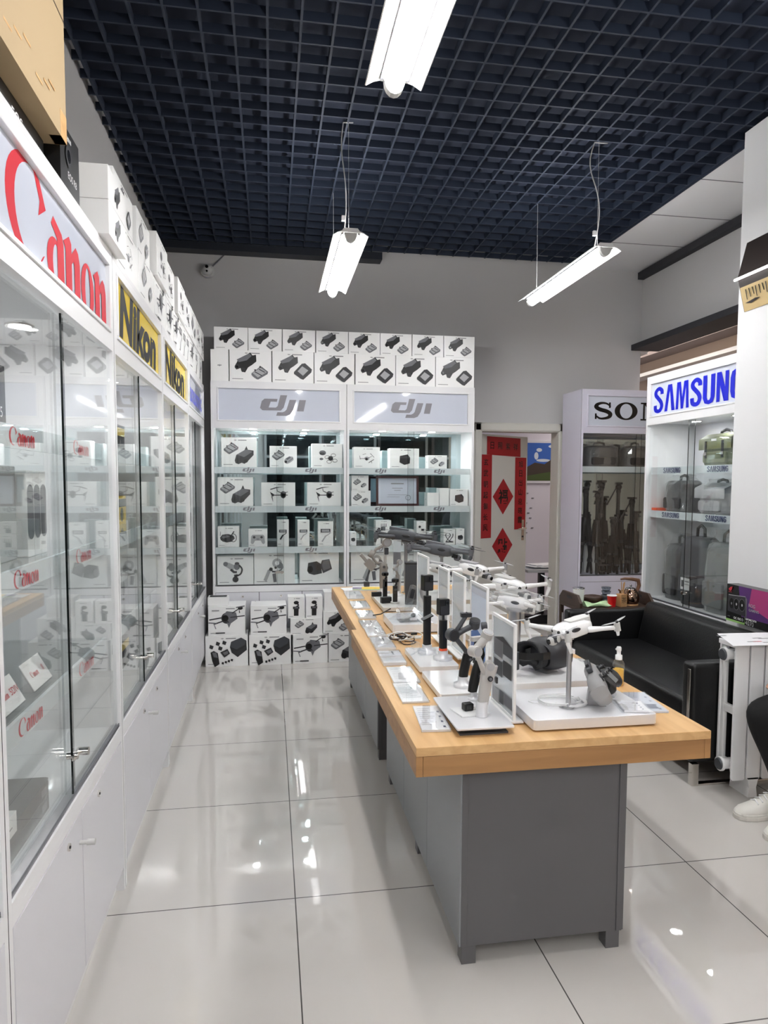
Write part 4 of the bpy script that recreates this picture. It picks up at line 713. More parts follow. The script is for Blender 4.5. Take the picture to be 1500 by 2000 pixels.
# remote controllers ----------------------------------------------------
def remote(label, x, y, z, rz, col='grey_plastic', s=1.0, tilt=50):
    t = thing('remote_controller', label, 'remote control', (x, y, z), rz, 'drone remote controllers on the silver plinth')
    T = Matrix.Translation((0, .0, .075*s)) @ Matrix.Rotation(math.radians(tilt), 4, 'X') @ Matrix.Scale(s, 4)
    mb = MB(); rg = []
    prof = [(-.088, .020), (-.08, .046), (-.06, .054), (-.03, .048), (0, .046), (.03, .048), (.06, .054), (.08, .046), (.088, .020)]
    for x_, hh in prof:
        th = .019+.009*abs(x_/.088)**2; rg.append([(x_, hh*math.copysign(abs(math.cos(a))**.6, math.cos(a))-.012*abs(x_/.088), th*math.copysign(abs(math.sin(a))**.6, math.sin(a))-.006*abs(x_/.088)**2) for a in [2*PI*j/16 for j in range(16)]])
    mb.loft(rg, col, T=T); mb.build('shell', t)
    for sx in (-1, 1):
        k = MB(); k.cyl(T @ Vector((sx*.052, .018, .018)), T @ Vector((sx*.052, .018, .024)), .013*s, k='dark'); k.cyl(T @ Vector((sx*.052, .018, .024)), T @ Vector((sx*.052, .018, .038)), .0035*s, .005*s, k='black'); k.cyl(T @ Vector((sx*.052, .018, .038)), T @ Vector((sx*.052, .018, .041)), .008*s, k='black'); k.build('control_stick', t)
    a = MB(); a.rbox(-.055, .055, .046, .062, -.008, .008, .006, 'slate', T=T); a.rbox(-.03, .03, .060, .070, -.005, .005, .004, 'dark', T=T); a.build('phone_clamp', t)
    MB().rbox(-.028, .028, -.036, .03, .0185, .0205, .004, 'lens', T=T).build('screen', t) if col != 'grey_plastic' else MB().rbox(-.022, .022, .0, .012, .018, .0205, .003, 'mid', T=T).build('button_row', t)
    w = MB(); w.prism([(-.03, 0), (.035, 0), (.03, .045*s), (.0, .07*s)], -.022, .022, 'acrylic' if col == 'black' else 'light', axis='x'); w.build('wedge_stand', t); return t
remote('grey drone remote leaning on a wedge stand on the silver plinth', 1.115, 2.19, .791, math.radians(68), s=1.08, tilt=58)
remote('black drone remote behind the grey one, partly hidden', 1.20, 2.28, .791, math.radians(50), 'black', .82, 40)
mb = MB()
for k in range(3):
    pts = [(.068*(1+.05*k)*math.cos(a)+.004*k, .055*(1+.06*k)*math.sin(a), .006+.004*k+.0015*math.sin(3*a)) for a in [2*PI*i/28*(.93 if k else 1.0)+.4*k for i in range(28)]]
    mb.tube(pts, .0021, 'white', 6)
pts = [(.055*math.cos(a)+.04, .045*math.sin(a)-.018, .006) for a in [PI*(-.95+1.25*i/22) for i in range(23)]]; mb.tube(pts, .0055, 'white', 8)
mb.tube([(-.06, .02, .005), (-.085, .03, .004), (-.10, .018, .004), (-.09, .0, .004), (-.06, -.02, .004), (-.02, -.035, .004)], .0012, 'white', 5)
o = mb.build('coiled_cable', None, (.985, 2.225, .791)); tag(o, 'white coiled cable loop around the mini drone pole', 'cable')
t = thing('brochure_stack', 'clear-covered leaflet stack on the right edge of the silver plinth', 'leaflets', (1.215, 2.135, .791), math.radians(-12), 'clear brochure stacks on the right')
mb = MB().box(-.04, .045, -.05, .05, .0005, .008, 'paper'); lines_print(mb, .08, .1, .008, False); mb.build('leaflet', t); MB().box(-.045, .05, -.055, .055, .0085, .010, 'clear_film').box(-.05, -.04, -.055, .055, 0, .010, 'acrylic').build('clear_cover', t)
t = thing('brochure_stack', 'clear-covered leaflet with a navy print by the right table edge', 'leaflets', (1.345, 2.29, .75), math.radians(-8), 'clear brochure stacks on the right')
mb = MB().box(-.05, .05, -.11, .11, .0005, .007, 'sign_white'); lines_print(mb, .1, .22, .007, False); mb.box(-.01, .03, -.08, -.03, .007, .0073, 'navy'); mb.build('leaflet', t); MB().box(-.053, .053, -.113, .113, .0075, .009, 'clear_film').build('clear_cover', t)
t = thing('brochure_stack', 'thicker white leaflet stack on the right edge behind the goggles', 'leaflets', (1.365, 3.15, .75), math.radians(3), 'clear brochure stacks on the right')
mb = MB().box(-.045, .045, -.14, .14, .0005, .022, 'paper'); lines_print(mb, .09, .28, .022, False); mb.build('leaflet', t); MB().box(-.048, .048, -.143, .143, .0225, .024, 'clear_film').build('clear_cover', t)
t = thing('brochure_stack', 'thin leaflet stack between the goggles plinth and the bottle', 'leaflets', (1.355, 2.80, .75), math.radians(2), 'clear brochure stacks on the right')
mb = MB().box(-.045, .045, -.1, .1, .0005, .01, 'paper'); lines_print(mb, .09, .2, .01, False); mb.build('leaflet', t); MB().box(-.048, .048, -.103, .103, .0105, .012, 'clear_film').build('clear_cover', t)
# spray bottle
M('spray_liquid', (.93, .74, .30), .1)
t = thing('spray_bottle', 'small clear spray bottle with yellow liquid on the right table edge', 'bottle', (1.372, 2.52, .75))
mb = MB(); mb.lathe([(.019, .002), (.021, .006), (.021, .062), (.0205, .066)], 'spray_liquid', n=20); mb.build('liquid', t)
mb = MB(); mb.lathe([(.020, 0), (.0225, .003), (.0225, .088), (.018, .098), (.012, .104), (.011, .112)], 'acrylic', n=20); mb.build('bottle_body', t)
mb = MB(); mb.lathe([(.0135, .104), (.0135, .122), (.008, .124), (.008, .138), (.010, .14), (.010, .152), (.007, .156)], 'white', n=16); mb.cyl((0, 0, .146), (-.014, 0, .146), .0035, k='white', n=8); mb.build('spray_head', t)
# ------------------------------------------------------------------ gimbals and grips on the left
def gimb(name, label, loc, rz, pts, rad, joints, head, cg, cj, base=(.034, .012), grip=None, group='handheld camera gimbals', ctrl=True):
    t = thing(name, label, 'camera gimbal', loc, rz, group)
    if base: b = MB(); b.lathe([(base[0], 0), (base[0], base[1]), (base[0]*.55, base[1]), (base[0]*.55, base[1]+.026)], 'brushed', n=24); b.build('round_base', t)
    mb = MB(); rr = []
    for j, (z, w, d, x) in enumerate(grip): rr.append([(x+w*math.copysign(abs(math.cos(a))**.7, math.cos(a)), d*math.copysign(abs(math.sin(a))**.7, math.sin(a)), z) for a in [2*PI*i/16 for i in range(16)]])
    mb.loft(rr, cg); mb.build('grip', t)
    if ctrl:
        z, w, d, x = grip[-2]; k = MB(); k.cyl((x, -d, z-.02), (x, -d-.006, z-.02), .009, k='dark', n=12); k.cyl((x, -d-.006, z-.02), (x, -d-.009, z-.02), .005, k='mid', n=10); k.box(x+w-.002, x+w+.004, -.008, .008, z-.04, z-.02, 'dark'); k.build('control_panel', t)
    mb = MB(); mb.tube(pts, rad, cj, 10); mb.build('arm', t)
    for p, d, r, l in joints: m = MB(); dv = Vector(d).normalized()*l/2; m.cyl(Vector(p)-dv, Vector(p)+dv, r, k=cj, n=20); m.cyl(Vector(p)+dv, Vector(p)+dv*1.12, r*.8, k='light' if cj != 'slate' else 'dark', n=18); m.cyl(Vector(p)-dv, Vector(p)-dv*1.12, r*.8, k='light' if cj != 'slate' else 'dark', n=18); m.build('motor', t)
    if head: head(t)
    return t
M('gimbal_pale', (.72, .71, .70), .4); M('gimbal_grey', (.56, .54, .52), .4)
gimb('phone_gimbal', 'pale folding phone gimbal standing on the brushed metal tray', (.690, 2.16, .781), 0,
     [(.028, 0, .165), (.004, -.005, .145), (-.012, -.008, .19), (-.03, -.01, .222)], [.011, .010, .009, .011],
     [((-.03, -.012, .222), (.35, -1, .1), .0185, .036), ((.012, -.008, .275), (.2, -.4, .9), .019, .024), ((.024, 0, .168), (0, -1, 0), .016, .03)],
     lambda t: (MB().tube([(-.03, -.01, .226), (-.005, -.01, .252), (.012, -.008, .27)], [.013, .014, .013], 'gimbal_pale', 10).build('upper_arm', t), MB().lathe([(.020, 0), (.020, .05)], 'brushed', c=(0, 0, .0), n=24).build('socket', t)),
     'gimbal_pale', 'gimbal_pale', None, [(.03, .017, .013, .002), (.05, .018, .014, .004), (.11, .021, .015, .012), (.15, .026, .016, .022), (.168, .027, .014, .026)])
t = gimb('camera_gimbal', 'dark charcoal folding gimbal on the white plinth behind the pale one', (.722, 2.50, .778), 0,
     [(.026, 0, .11), (.0, -.01, .15), (-.045, -.01, .205), (-.02, -.01, .235), (.016, 0, .285)], [.009, .009, .011, .009, .008],
     [((-.047, -.012, .205), (.3, -1, 0), .024, .03), ((.040, -.01, .245), (0, -.5, 1), .021, .03), ((.078, -.01, .235), (1, -.2, .1), .015, .02)],
     lambda t: (MB().tube([(-.04, -.01, .2), (.0, -.01, .222), (.04, -.01, .24)], [.012, .011, .012], 'slate', 10).build('lower_arm', t), MB().rbox(-.012, .03, -.012, .012, .27, .285, .004, 'dark').build('clamp', t), MB().box(-.032, .012, -.02, .02, .305, .309, 'ink', T=Matrix.Rotation(-.45, 4, 'Y')).build('phone_plate', t)),
     'black', 'slate', (.036, .014), [(.03, .017, .016, .0), (.06, .018, .017, .003), (.10, .018, .017, .012), (.13, .020, .016, .022), (.142, .018, .014, .024)])
gimb('phone_gimbal', 'black slim gimbal grip leaning between the pale and charcoal ones', (.715, 2.335, .781), .3,
     [(.02, 0, .12), (.035, 0, .16), (.02, -.005, .20)], [.01, .010, .009], [((.02, -.005, .20), (.2, -1, 0), .017, .026)],
     lambda t: MB().rbox(-.02, .03, -.02, .0, .215, .23, .004, 'gimbal_pale').build('phone_clamp', t), 'black', 'black', (.022, .01), [(.03, .015, .015, -.006), (.06, .017, .016, .0), (.11, .018, .016, .014), (.14, .015, .013, .022)])
t = thing('action_camera', 'small black action camera on a white card on the metal tray', 'camera', (.655, 2.21, .781), .2)
MB().box(-.045, .06, -.05, .04, 0, .004, 'white', T=Matrix.Rotation(-.0, 4, 'Y')).build('card_base', t); MB().rbox(-.016, .018, -.012, .012, .005, .03, .004, 'black', axis='y').build('camera_body', t, bevel=.001); MB().rbox(-.009, .009, -.0135, -.012, .010, .026, .003, 'lens', axis='y').build('screen', t); MB().tube([(.018, 0, .006), (.045, -.01, .006), (.05, .01, .006), (.03, .015, .006)], .0012, 'chrome', 5).build('tether_clip', t)
# two black grips with action cameras
def grip_cam(label, x, y, h, s=1.0, red=False):
    t = thing('action_camera_grip', label, 'camera on a grip', (x, y, .78), .25, 'black action cameras on tall grips')
    b = MB(); b.lathe([(.042, 0), (.042, .016), (.022, .018), (.022, .04)], 'brushed', n=26); b.build('round_base', t)
    g = MB(); g.rbox(-.0165, .0165, -.013, .013, .05, h-.06, .008, 'black'); g.rbox(-.017, .017, -.0135, .0135, .040, .0505, .008, 'orange' if red else 'black'); g.cyl((0, 0, h-.06), (0, 0, h-.035), .006, k='dark', n=10); g.build('grip', t, bevel=.001)
    c = MB(); c.rbox(-.026, .022, -.017, .017, h-.036, h+.036, .005, 'black', axis='y'); c.build('camera_body', t, bevel=.0015)
    l = MB(); l.rbox(.0, .018, -.0215, -.017, h+.008, h+.028, .003, 'lens', axis='y'); l.rbox(-.022, .016, .017, .0185, h-.03, h+.03, .003, 'lens', axis='y'); l.cyl((.01, -.0215, h+.018), (.01, -.024, h+.018), .006, k='ink', n=12); l.rbox(-.022, .018, -.0185, -.017, h-.032, h+.004, .003, 'dark', axis='y'); l.build('camera_lens', t)
grip_cam('black action camera on the taller of two grips', .700, 3.02, .325, 1)
grip_cam('black action camera on the shorter grip with an orange ring', .745, 2.90, .235, 1, True)
mb = MB()
for q in ((-.05, .0, .0), (-.02, .02, .02), (.0, -.02, .0)): mb.ell((q[0], q[1], .018+q[2]), (.022, .02, .017), 'acrylic', 10, 6, e=.6)
mb.tube([(-.05, -.02, .004), (-.01, -.03, .03), (.03, .0, .01)], .004, 'acrylic', 6)
tag(mb.build('mounting_clip', None, (.665, 2.99, .781)), 'clear plastic mounting clips beside the two black grips', 'clip')
# tangled white leads
mb = MB()
for k in range(7):
    r0 = random.uniform(.03, .07); ph = random.uniform(0, 6); cx, cy = random.uniform(-.04, .04), random.uniform(-.05, .05)
    mb.tube([(cx+r0*math.cos(a+ph)*(1+.3*math.sin(2*a)), cy+1.3*r0*math.sin(a+ph), .006+.003*k+.004*math.sin(3*a+k)) for a in [2*PI*i/20*.9 for i in range(20)]], .003, 'white' if k % 3 else 'brown', 6)
for k in range(6): x_, y_ = random.uniform(-.06, .06), random.uniform(-.08, .08); mb.tube([(x_, y_, .012), (x_+.03, y_+.01*(k-3), .016)], .007, 'white' if k % 2 else 'black', 6)
o = mb.build('tangled_cable', None, (.672, 3.42, .75)); tag(o, 'tangle of white and brown leads between the plinths', 'cable')
# acrylic holders
t = thing('acrylic_holder', 'tilted clear acrylic plates holding small cameras on the thick plinth', 'acrylic stand', (.74, 3.66, .80), 0)
MB().box(-.055, .10, -.05, .05, 0, .004, 'acrylic').box(-.055, -.051, -.05, .05, .004, .07, 'acrylic').build('base_plate', t)
MB().box(-.09, .10, -.045, -.041, .02, .075, 'acrylic', T=Matrix.Rotation(-.5, 4, 'Y')).box(-.09, .10, .03, .034, .02, .075, 'acrylic', T=Matrix.Rotation(-.5, 4, 'Y')).box(-.09, .10, -.045, .034, .017, .021, 'acrylic', T=Matrix.Rotation(-.5, 4, 'Y')).build('tilted_plate', t)
m = MB(); m.rbox(.01, .05, -.02, .02, .005, .02, .006, 'white'); m.ell((.03, 0, .03), (.014, .012, .012), 'lens'); m.build('mini_camera', t)
t = thing('acrylic_holder', 'two upright clear tongues with dark cameras at the table joint', 'acrylic stand', (.79, 3.82, .80), .2)
for i, (a, b) in enumerate(((-.03, .35), (.03, .5))):
    T = Matrix.Translation((a, 0, 0)) @ Matrix.Rotation(b, 4, 'Y') @ Matrix.Rotation(-.2, 4, 'X'); MB().rbox(-.02, .02, -.004, .004, 0, .18, .012, 'acrylic', axis='y', T=T).build('tongue', t); MB().rbox(-.012, .012, -.014, -.005, .10, .155, .005, 'navy' if i else 'dark', axis='y', T=T).build('mini_camera', t)
tag(MB().box(-.045, .045, -.03, .03, 0, .26, 'slate').box(-.048, .048, -.033, .033, .26, .272, 'bagblack').build('display_block', None, (.895, 4.30, .777), (0, 0, -.2), bevel=.004), 'tall charcoal block beside the clear tongues on the far table', 'display block')
# pocket cameras
def pocket(label, x, y, h, rz=0):
    t = thing('pocket_camera', label, 'camera', (x, y, .777), rz, 'black pocket gimbal cameras')
    b = MB(); b.lathe([(.03, 0), (.03, .012)], 'pale', n=20); b.build('round_base', t)
    g = MB(); g.rbox(-.015, .015, -.011, .011, .012, h, .006, 'black'); g.rbox(-.011, .011, -.0122, -.011, h-.05, h-.015, .003, 'lens', axis='y'); g.build('body', t, bevel=.001)
    n = MB(); n.tube([(0, 0, h), (.008, 0, h+.012), (.006, 0, h+.026)], .007, 'black', 8); n.build('neck', t)
    hd = MB(); hd.ell((0, 0, h+.036), (.024, .016, .015), 'black', e=.7); hd.cyl((-.005, -.014, h+.036), (-.005, -.02, h+.036), .009, k='lens', n=14); hd.build('camera_head', t)
pocket('black pocket gimbal camera, the taller left one of the pair', .752, 4.50, .135)
pocket('black pocket gimbal camera, the shorter right one of the pair', .79, 4.33, .115)
tag(MB().rbox(-.035, .035, -.02, .02, 0, .04, .008, 'black').build('charging_case', None, (.735, 4.36, .777), (0, 0, .2), bevel=.003), 'black charging case between the pocket cameras and the leaflets', 'case')
tag(MB().rbox(-.035, .035, -.018, .018, 0, .03, .01, 'black').build('charging_case', None, (.715, 4.63, .777), (0, 0, .1), bevel=.003), 'black low case at the far end of the pale plinth', 'case')
tag(MB().tube([(0, 0, .008), (.05, .02, .01), (.09, .06, .02), (.12, .08, .03)], .004, 'black', 6).build('wrist_strap', None, (.60, 4.02, .757)), 'short black strap lying across to the pale plinth', 'strap')
# large silver camera gimbal on the far table, with its clamp head
def sg(t):
    MB().rbox(-.13, -.02, -.012, .012, -.012, .012, .008, 'gimbal_grey', T=Matrix.Translation((-.085, 0, .19)) @ Matrix.Rotation(.85, 4, 'Y'), axis='x').build('handle_tube', t)
    m = MB(); m.rbox(-.04, .04, -.02, .02, -.03, .03, .01, 'gimbal_grey', axis='y', T=Matrix.Translation((-.10, 0, .21)) @ Matrix.Rotation(.8, 4, 'Y')); m.build('camera_mount', t)
    m = MB(); m.tube([(-.10, 0, .18), (-.115, 0, .13), (-.125, 0, .09)], [.008, .007, .012], 'slate', 8); m.rbox(-.145, -.105, -.014, .014, .05, .085, .004, 'slate', axis='y'); m.build('counter_weight', t)
    m = MB(); m.rbox(.005, .035, -.014, .014, .285, .335, .005, 'slate', axis='y'); m.build('top_clamp', t)
big = gimb('camera_gimbal', 'large silver two-arm camera gimbal at the far end of the tables', (.815, 4.95, .747), 0,
     [(.0, 0, .22), (-.05, 0, .225), (-.085, 0, .265), (-.06, 0, .32), (.02, 0, .365)], [.009, .009, .010, .012, .011],
     [((-.09, 0, .29), (1, -.3, -.6), .028, .034), ((.02, -.01, .375), (.2, -1, 0), .033, .034)], sg, 'gimbal_grey', 'gimbal_grey', (.05, .01),
     [(.02, .024, .018, .0), (.06, .03, .02, .0), (.19, .03, .022, .0), (.215, .028, .02, .0), (.222, .014, .012, 0)])
MB().cyl((.012, 0, .215), (.012, 0, .37), .011, k='gimbal_pale').build('riser', big)
t = thing('acrylic_sign', 'tall narrow clear sign with a grey print band on the far table', 'sign', (.90, 4.86, .747), -.5)
MB().box(-.03, .03, -.002, .002, .0, .40, 'print_film').box(-.027, .027, -.0026, -.002, .22, .31, 'mid').box(-.02, .02, -.0026, -.002, .1, .13, 'text').build('clear_plate', t); MB().box(-.035, .035, -.03, .03, 0, .006, 'white').build('base', t)
gimb('phone_gimbal', 'small grey gimbal behind the tall narrow clear sign', (.86, 4.62, .777), .4, [(0, 0, .15), (-.02, 0, .19), (.01, 0, .225)], [.008, .008, .009], [((-.02, 0, .19), (0, -1, 0), .015, .02), ((.015, 0, .235), (0, -1, 0), .018, .02)], None, 'gimbal_grey', 'gimbal_grey', (.026, .01), [(.02, .012, .012, 0), (.08, .014, .013, 0), (.15, .014, .012, 0)], ctrl=False)
# ================================================================== RIGHT SIDE
# tripods in the lilac-lit cabinet
G = 'black tripods in the lilac cabinet'
def tripod(x, y, h, lb, spread=.07, head=0, k='ink'):
    t = thing('tripod', lb, 'tripod', (x, y, .6905), random.uniform(0, 2), G)
    z2 = h*.60
    for i in range(3):
        a = 2*PI*i/3+.4; u = Vector((math.cos(a), math.sin(a), 0)); top = u*.022+Vector((0, 0, z2)); bot = u*spread+Vector((0, 0, .012)); m = MB()
        m.cyl(top, top.lerp(bot, .42), .021, k=k, n=10); m.cyl(top.lerp(bot, .40), top.lerp(bot, .46), .024, k='dark', n=10); m.cyl(top.lerp(bot, .46), top.lerp(bot, .75), .017, k=k, n=10); m.cyl(top.lerp(bot, .73), top.lerp(bot, .79), .020, k='dark', n=10); m.cyl(top.lerp(bot, .79), bot, .013, k=k, n=10); m.cyl(bot, bot-Vector((0, 0, .012)), .012, k='black', n=10)
        m.build('leg', t)
    m = MB(); m.cyl((0, 0, z2-.03), (0, 0, z2+.04), .040, .034, k, 16); m.cyl((0, 0, z2), (0, 0, h-.10), .018, k='black', n=12); m.cyl((0, 0, z2+.04), (0, 0, z2+.075), .02, k='black', n=12); m.build('centre_column', t)
    m = MB(); m.cyl((0, 0, h-.10), (0, 0, h-.07), .024, k='black', n=14); m.ell((0, 0, h-.045), (.032, .032, .032), 'black'); m.rbox(-.042, .042, -.03, .03, h-.02, h, .006, 'black'); m.cyl((.02, 0, h-.05), (.055, 0, h-.055), .008, k='mid', n=10)
    if head: m.cyl((0, .01, h-.03), (.03, .10, h-.22), .006, .009, 'black', 8)
    m.build('ball_head', t)
for x, y, h, lb, sp, hd in ((2.985, 6.20, .84, 'black tripod against the lilac-lit cabinet side, leftmost', .07, 0), (3.10, 6.18, .80, 'black tripod second from the lilac-lit cabinet side, thick legs', .09, 0), (3.185, 6.27, .90, 'tall black tripod with raised column between two shorter ones', .06, 0), (3.245, 6.14, .55, 'short silver-collared tripod in the front of the lilac-lit cabinet', .05, 0),
                       (3.345, 6.24, .88, 'tall black monopod-like tripod with a hanging handle', .05, 1), (3.44, 6.15, .74, 'black tripod with a pan handle head near the bag cabinet edge', .06, 1), (3.565, 6.29, .60, 'low black tripod half behind the edge of the bag cabinet', .06, 0)): tripod(x, y, h, lb, sp, hd)
m = MB(); m.cyl((0, 0, 0), (0, 0, .03), .03, k='black'); m.ell((0, 0, .06), (.022, .022, .03), 'black'); m.box(-.035, .035, -.02, .02, .085, .1, 'black')
tag(m.build('tripod_ball_head', None, (3.125, 6.10, .6905)), 'small loose black ball head standing among the tripod feet', 'tripod head')
tag(MB().box(-.09, .09, 0, .12, 0, .26, 'card').build('retail_box', None, (3.12, 6.285, .6905), (0, 0, 0), bevel=.002), 'plain white box behind the tripod legs', 'box')
def bag(label, x, y, z, w, d, h, k, rz, film=True, name='camera_bag', cat='camera bag', group='camera bags in the glass cabinets', flap=True, straps=None, round_=.6, sx=0):
    t = thing(name, label, cat, (x, y, z), rz, group); b = MB(); rings = []
    for u, s_, q in ((0, .93, 0), (.06, 1, 0), (.5, 1.02, 0), (.85, .97, 0), (.96, .88, 0), (1, .70, 0)):
        rings.append([(w/2*s_*math.copysign(abs(math.cos(a))**round_, math.cos(a))+sx*u, d/2*s_*math.copysign(abs(math.sin(a))**round_, math.sin(a)), h*u) for a in [2*PI*i/24 for i in range(24)]])
    b.loft(rings, k); b.build('body', t)
    if flap:
        f = MB(); rg = []
        for u in (0, .2, .4, .6, .8, 1):
            yy = d*.42-u*d*.98 if u < .8 else -d*.53-.004; zz = h*(1.02-.02*u) if u < .7 else h*(1.0-(u-.7)*1.6); rg.append([(-w*.5+sx, yy, zz), (w*.5+sx, yy, zz), (w*.5+sx, yy+.006, zz+.010), (-w*.5+sx, yy+.006, zz+.010)])
        f.loft(rg, k, smooth=True); f.build('flap', t)
    p = MB(); p.rbox(-w*.36, w*.36, -d*.56, -d*.45, h*.08, h*.45, .02, k, axis='y'); p.build('front_pocket', t, bevel=.006)
    hd = MB(); hd.tube([(-w*.16, 0, h*.98), (-w*.14, 0, h*1.12), (0, 0, h*1.17), (w*.14, 0, h*1.12), (w*.16, 0, h*.98)], .011, straps or 'black', 8); hd.build('handle', t)
    if straps:
        for sx_ in (-.26, .26): s2 = MB(); s2.box(w*sx_-.012, w*sx_+.012, -d*.575, -d*.56, h*.25, h*.8, straps); s2.rbox(w*sx_-.016, w*sx_+.016, -d*.60, -d*.575, h*.34, h*.44, .005, 'chrome', axis='y'); s2.build('buckle_strap', t)
        MB().art(place(text('DJI', 'white', .014)[:0]+[rect(-.03, .03, -.008, .008, 'white')], 0, h*.83, 1), -d*.58).build('name_patch', t)
    if film:
        c = MB(); rings = []; rnd = random.Random(hash(label) % 999)
        for u in (-.0, .3, .6, .9, 1.12, 1.22):
            rings.append([((w/2*1.05*math.copysign(abs(math.cos(a))**.7, math.cos(a)))*(1 if u < 1.1 else .7)*(1+rnd.uniform(-.05, .05))+sx*u, (d/2*1.12*math.copysign(abs(math.sin(a))**.7, math.sin(a)))*(1 if u < 1.1 else .5)*(1+rnd.uniform(-.06, .06)), h*max(u, .005)*.97+.001+rnd.uniform(-.006, .006)*(u > .1)) for a in [2*PI*i/18 for i in range(18)]])
        c.loft(rings, 'plastic_film', smooth=False); c.build('plastic_wrap', t)
    return t
bag('large dark grey bag in clear film on the upper shelf of the lilac-lit cabinet', 3.13, 6.24, 1.7205, .34, .2, .20, 'bagblack', 0, flap=False)
bag('black bag in clear film beside the larger one on the lilac-lit cabinet shelf', 3.50, 6.24, 1.7205, .26, .2, .20, 'black', 0, flap=False)
bag('olive canvas satchel with two buckled straps on the top shelf', 3.22, 4.48, 1.6905, .36, .17, .22, 'olive', -PI/2, film=False, straps='dark')
bag('charcoal camera bag in clear film on the middle shelf next to the cabinet side', 3.22, 4.97, 1.3455, .30, .2, .24, 'bagblack', -PI/2, flap=False)
bag('pale grey canvas shoulder bag in clear film on the middle shelf', 3.22, 4.50, 1.3455, .34, .2, .21, 'light', -PI/2)
bag('slim dark backpack in clear film, bottom of the bag cabinet next to the side', 3.24, 5.00, .6405, .24, .2, .44, 'bagblack', -PI/2, flap=False, name='backpack', cat='backpack', sx=0)
t = bag('slate backpack with a white product label, bottom of the bag cabinet', 3.20, 4.70, .6405, .30, .2, .52, 'slate', -PI/2, flap=False, name='backpack', cat='backpack', film=False)
mb = MB().box(-.06, .06, -.1195, -.118, .12, .21, 'card'); mb.art([rect(-.05, -.02, .14, .19, 'dark'), rect(-.01, .05, .18, .19, 'text'), rect(-.01, .05, .16, .165, 'text')], -.1195); mb.build('hang_tag', t)
bag('grey backpack in crinkled film, bottom of the bag cabinet by the pillar', 3.21, 4.40, .6405, .30, .22, .50, 'baggrey', -PI/2, flap=False, name='backpack', cat='backpack')
tag(MB().rbox(-.05, .05, -.03, .03, 0, .02, .01, 'orange').build('orange_pouch', None, (3.10, 5.12, 1.3455)), 'small orange pouch beside the charcoal camera bag', 'pouch')
# ------------------------------------------------------------------ sofa
t = thing('sofa', 'low black leather sofa with chrome sled frame', 'sofa', (2.12, 3.14, 0))
L_ = 1.58
def pad(x0, x1, y0, y1, z0, z1, nm, bv=.025, T=None):
    o = MB().box(x0, x1, y0, y1, z0, z1, 'leather', T=T).build(nm, t); b = o.modifiers.new('b', 'BEVEL'); b.width = bv; b.segments = 4; o.data.polygons.foreach_set('use_smooth', [True]*len(o.data.polygons)); return o
pad(.02, .60, .105, L_-.105, .24, .43, 'seat_cushion', .035); pad(.01, .60, .1, L_-.1, .15, .2395, 'seat_base', .01)
T = Matrix.Translation((.5, 0, .34)) @ Matrix.Rotation(math.radians(12), 4, 'Y'); pad(0, .16, .102, L_-.102, 0, .38, 'backrest', .05, T)
for i in (0, 1): y0 = 0.0 if i == 0 else L_-.1; pad(0.0, .70, y0, y0+.1, .12, .640, 'armrest', .022)
for y0 in (.012, L_-.012-.06):
    f = MB()
    yy0, yy1 = (-.004, .030) if y0 < .5 else (L_-.030, L_+.004)
    f.box(.012, .05, yy0, yy1, 0, .118, 'chrome'); f.box(.05, .60, yy0, yy1, 0, .012, 'chrome'); f.box(.60, .638, yy0, yy1, 0, .118, 'chrome'); f.build('sled_leg', t, bevel=.002)
    MB().box(-.006, .0, yy0+.02, yy0+.042, .30, .61, 'chrome').build('arm_trim', t, bevel=.002)
# ------------------------------------------------------------------ tea cart behind the sofa arm
t = thing('tea_cart', 'dark wooden tea cart with carved end board behind the far sofa arm', 'side table', (2.58, 4.96, 0))
MB().box(-.30, .30, -.18, .20, .595, .622, 'brown').build('tray_top', t, bevel=.003)
for sx in (-1, 1):
    mb = MB(); mb.prism([(-.18, .622), (.20, .622), (.20, .66), (.14, .715), (-.12, .715), (-.18, .66)], sx*.30-(.02 if sx > 0 else 0), sx*.30+(.0 if sx > 0 else .02), 'brown', axis='x'); mb.prism([(-.03, .668), (.05, .668), (.055, .69), (-.035, .69)], sx*.30-.021 if sx > 0 else -.3005, sx*.30+.0005 if sx > 0 else -.279, 'black', axis='x'); mb.build('end_board', t, bevel=.002)
    for sy in (-.165, .185): MB().box(sx*.285-.014, sx*.285+.014, sy-.014, sy+.014, 0, .595, 'brown').build('leg', t)
MB().box(-.28, .28, -.16, .18, .2, .215, 'brown').build('lower_shelf', t)
ZT = .622
t = thing('tumbler', 'cream insulated tumbler with steel rim on the tea cart', 'cup', (2.345, 4.95, ZT)); MB().lathe([(.034, 0), (.038, .01), (.045, .12), (.046, .125)], 'card', n=24).build('cup_body', t); MB().lathe([(.046, .125), (.047, .132), (.040, .134)], 'steel', n=24).build('lid', t)
t = thing('cleaning_cloth', 'pale green cloth crumpled on the tea cart', 'cloth', (2.455, 4.86, ZT)); rings = []
for i in range(9):
    u = i/8; rings.append([((u-.5)*.2+.005*math.sin(j), .05*math.cos(2*PI*j/12), .0155+.012*math.sin(u*7+j*.9)*(math.sin(2*PI*j/12) > 0)+.0145*math.sin(2*PI*j/12)) for j in range(12)])
MB().loft(rings, 'green_cloth').build('folded_cloth', t)
t = thing('wooden_bowl', 'round brown wooden bowl behind the green cloth', 'bowl', (2.50, 5.02, ZT)); MB().lathe([(.04, 0), (.07, .015), (.075, .045), (.068, .055), (.04, .06), (.02, .052)], 'brown', n=24).build('bowl_body', t)
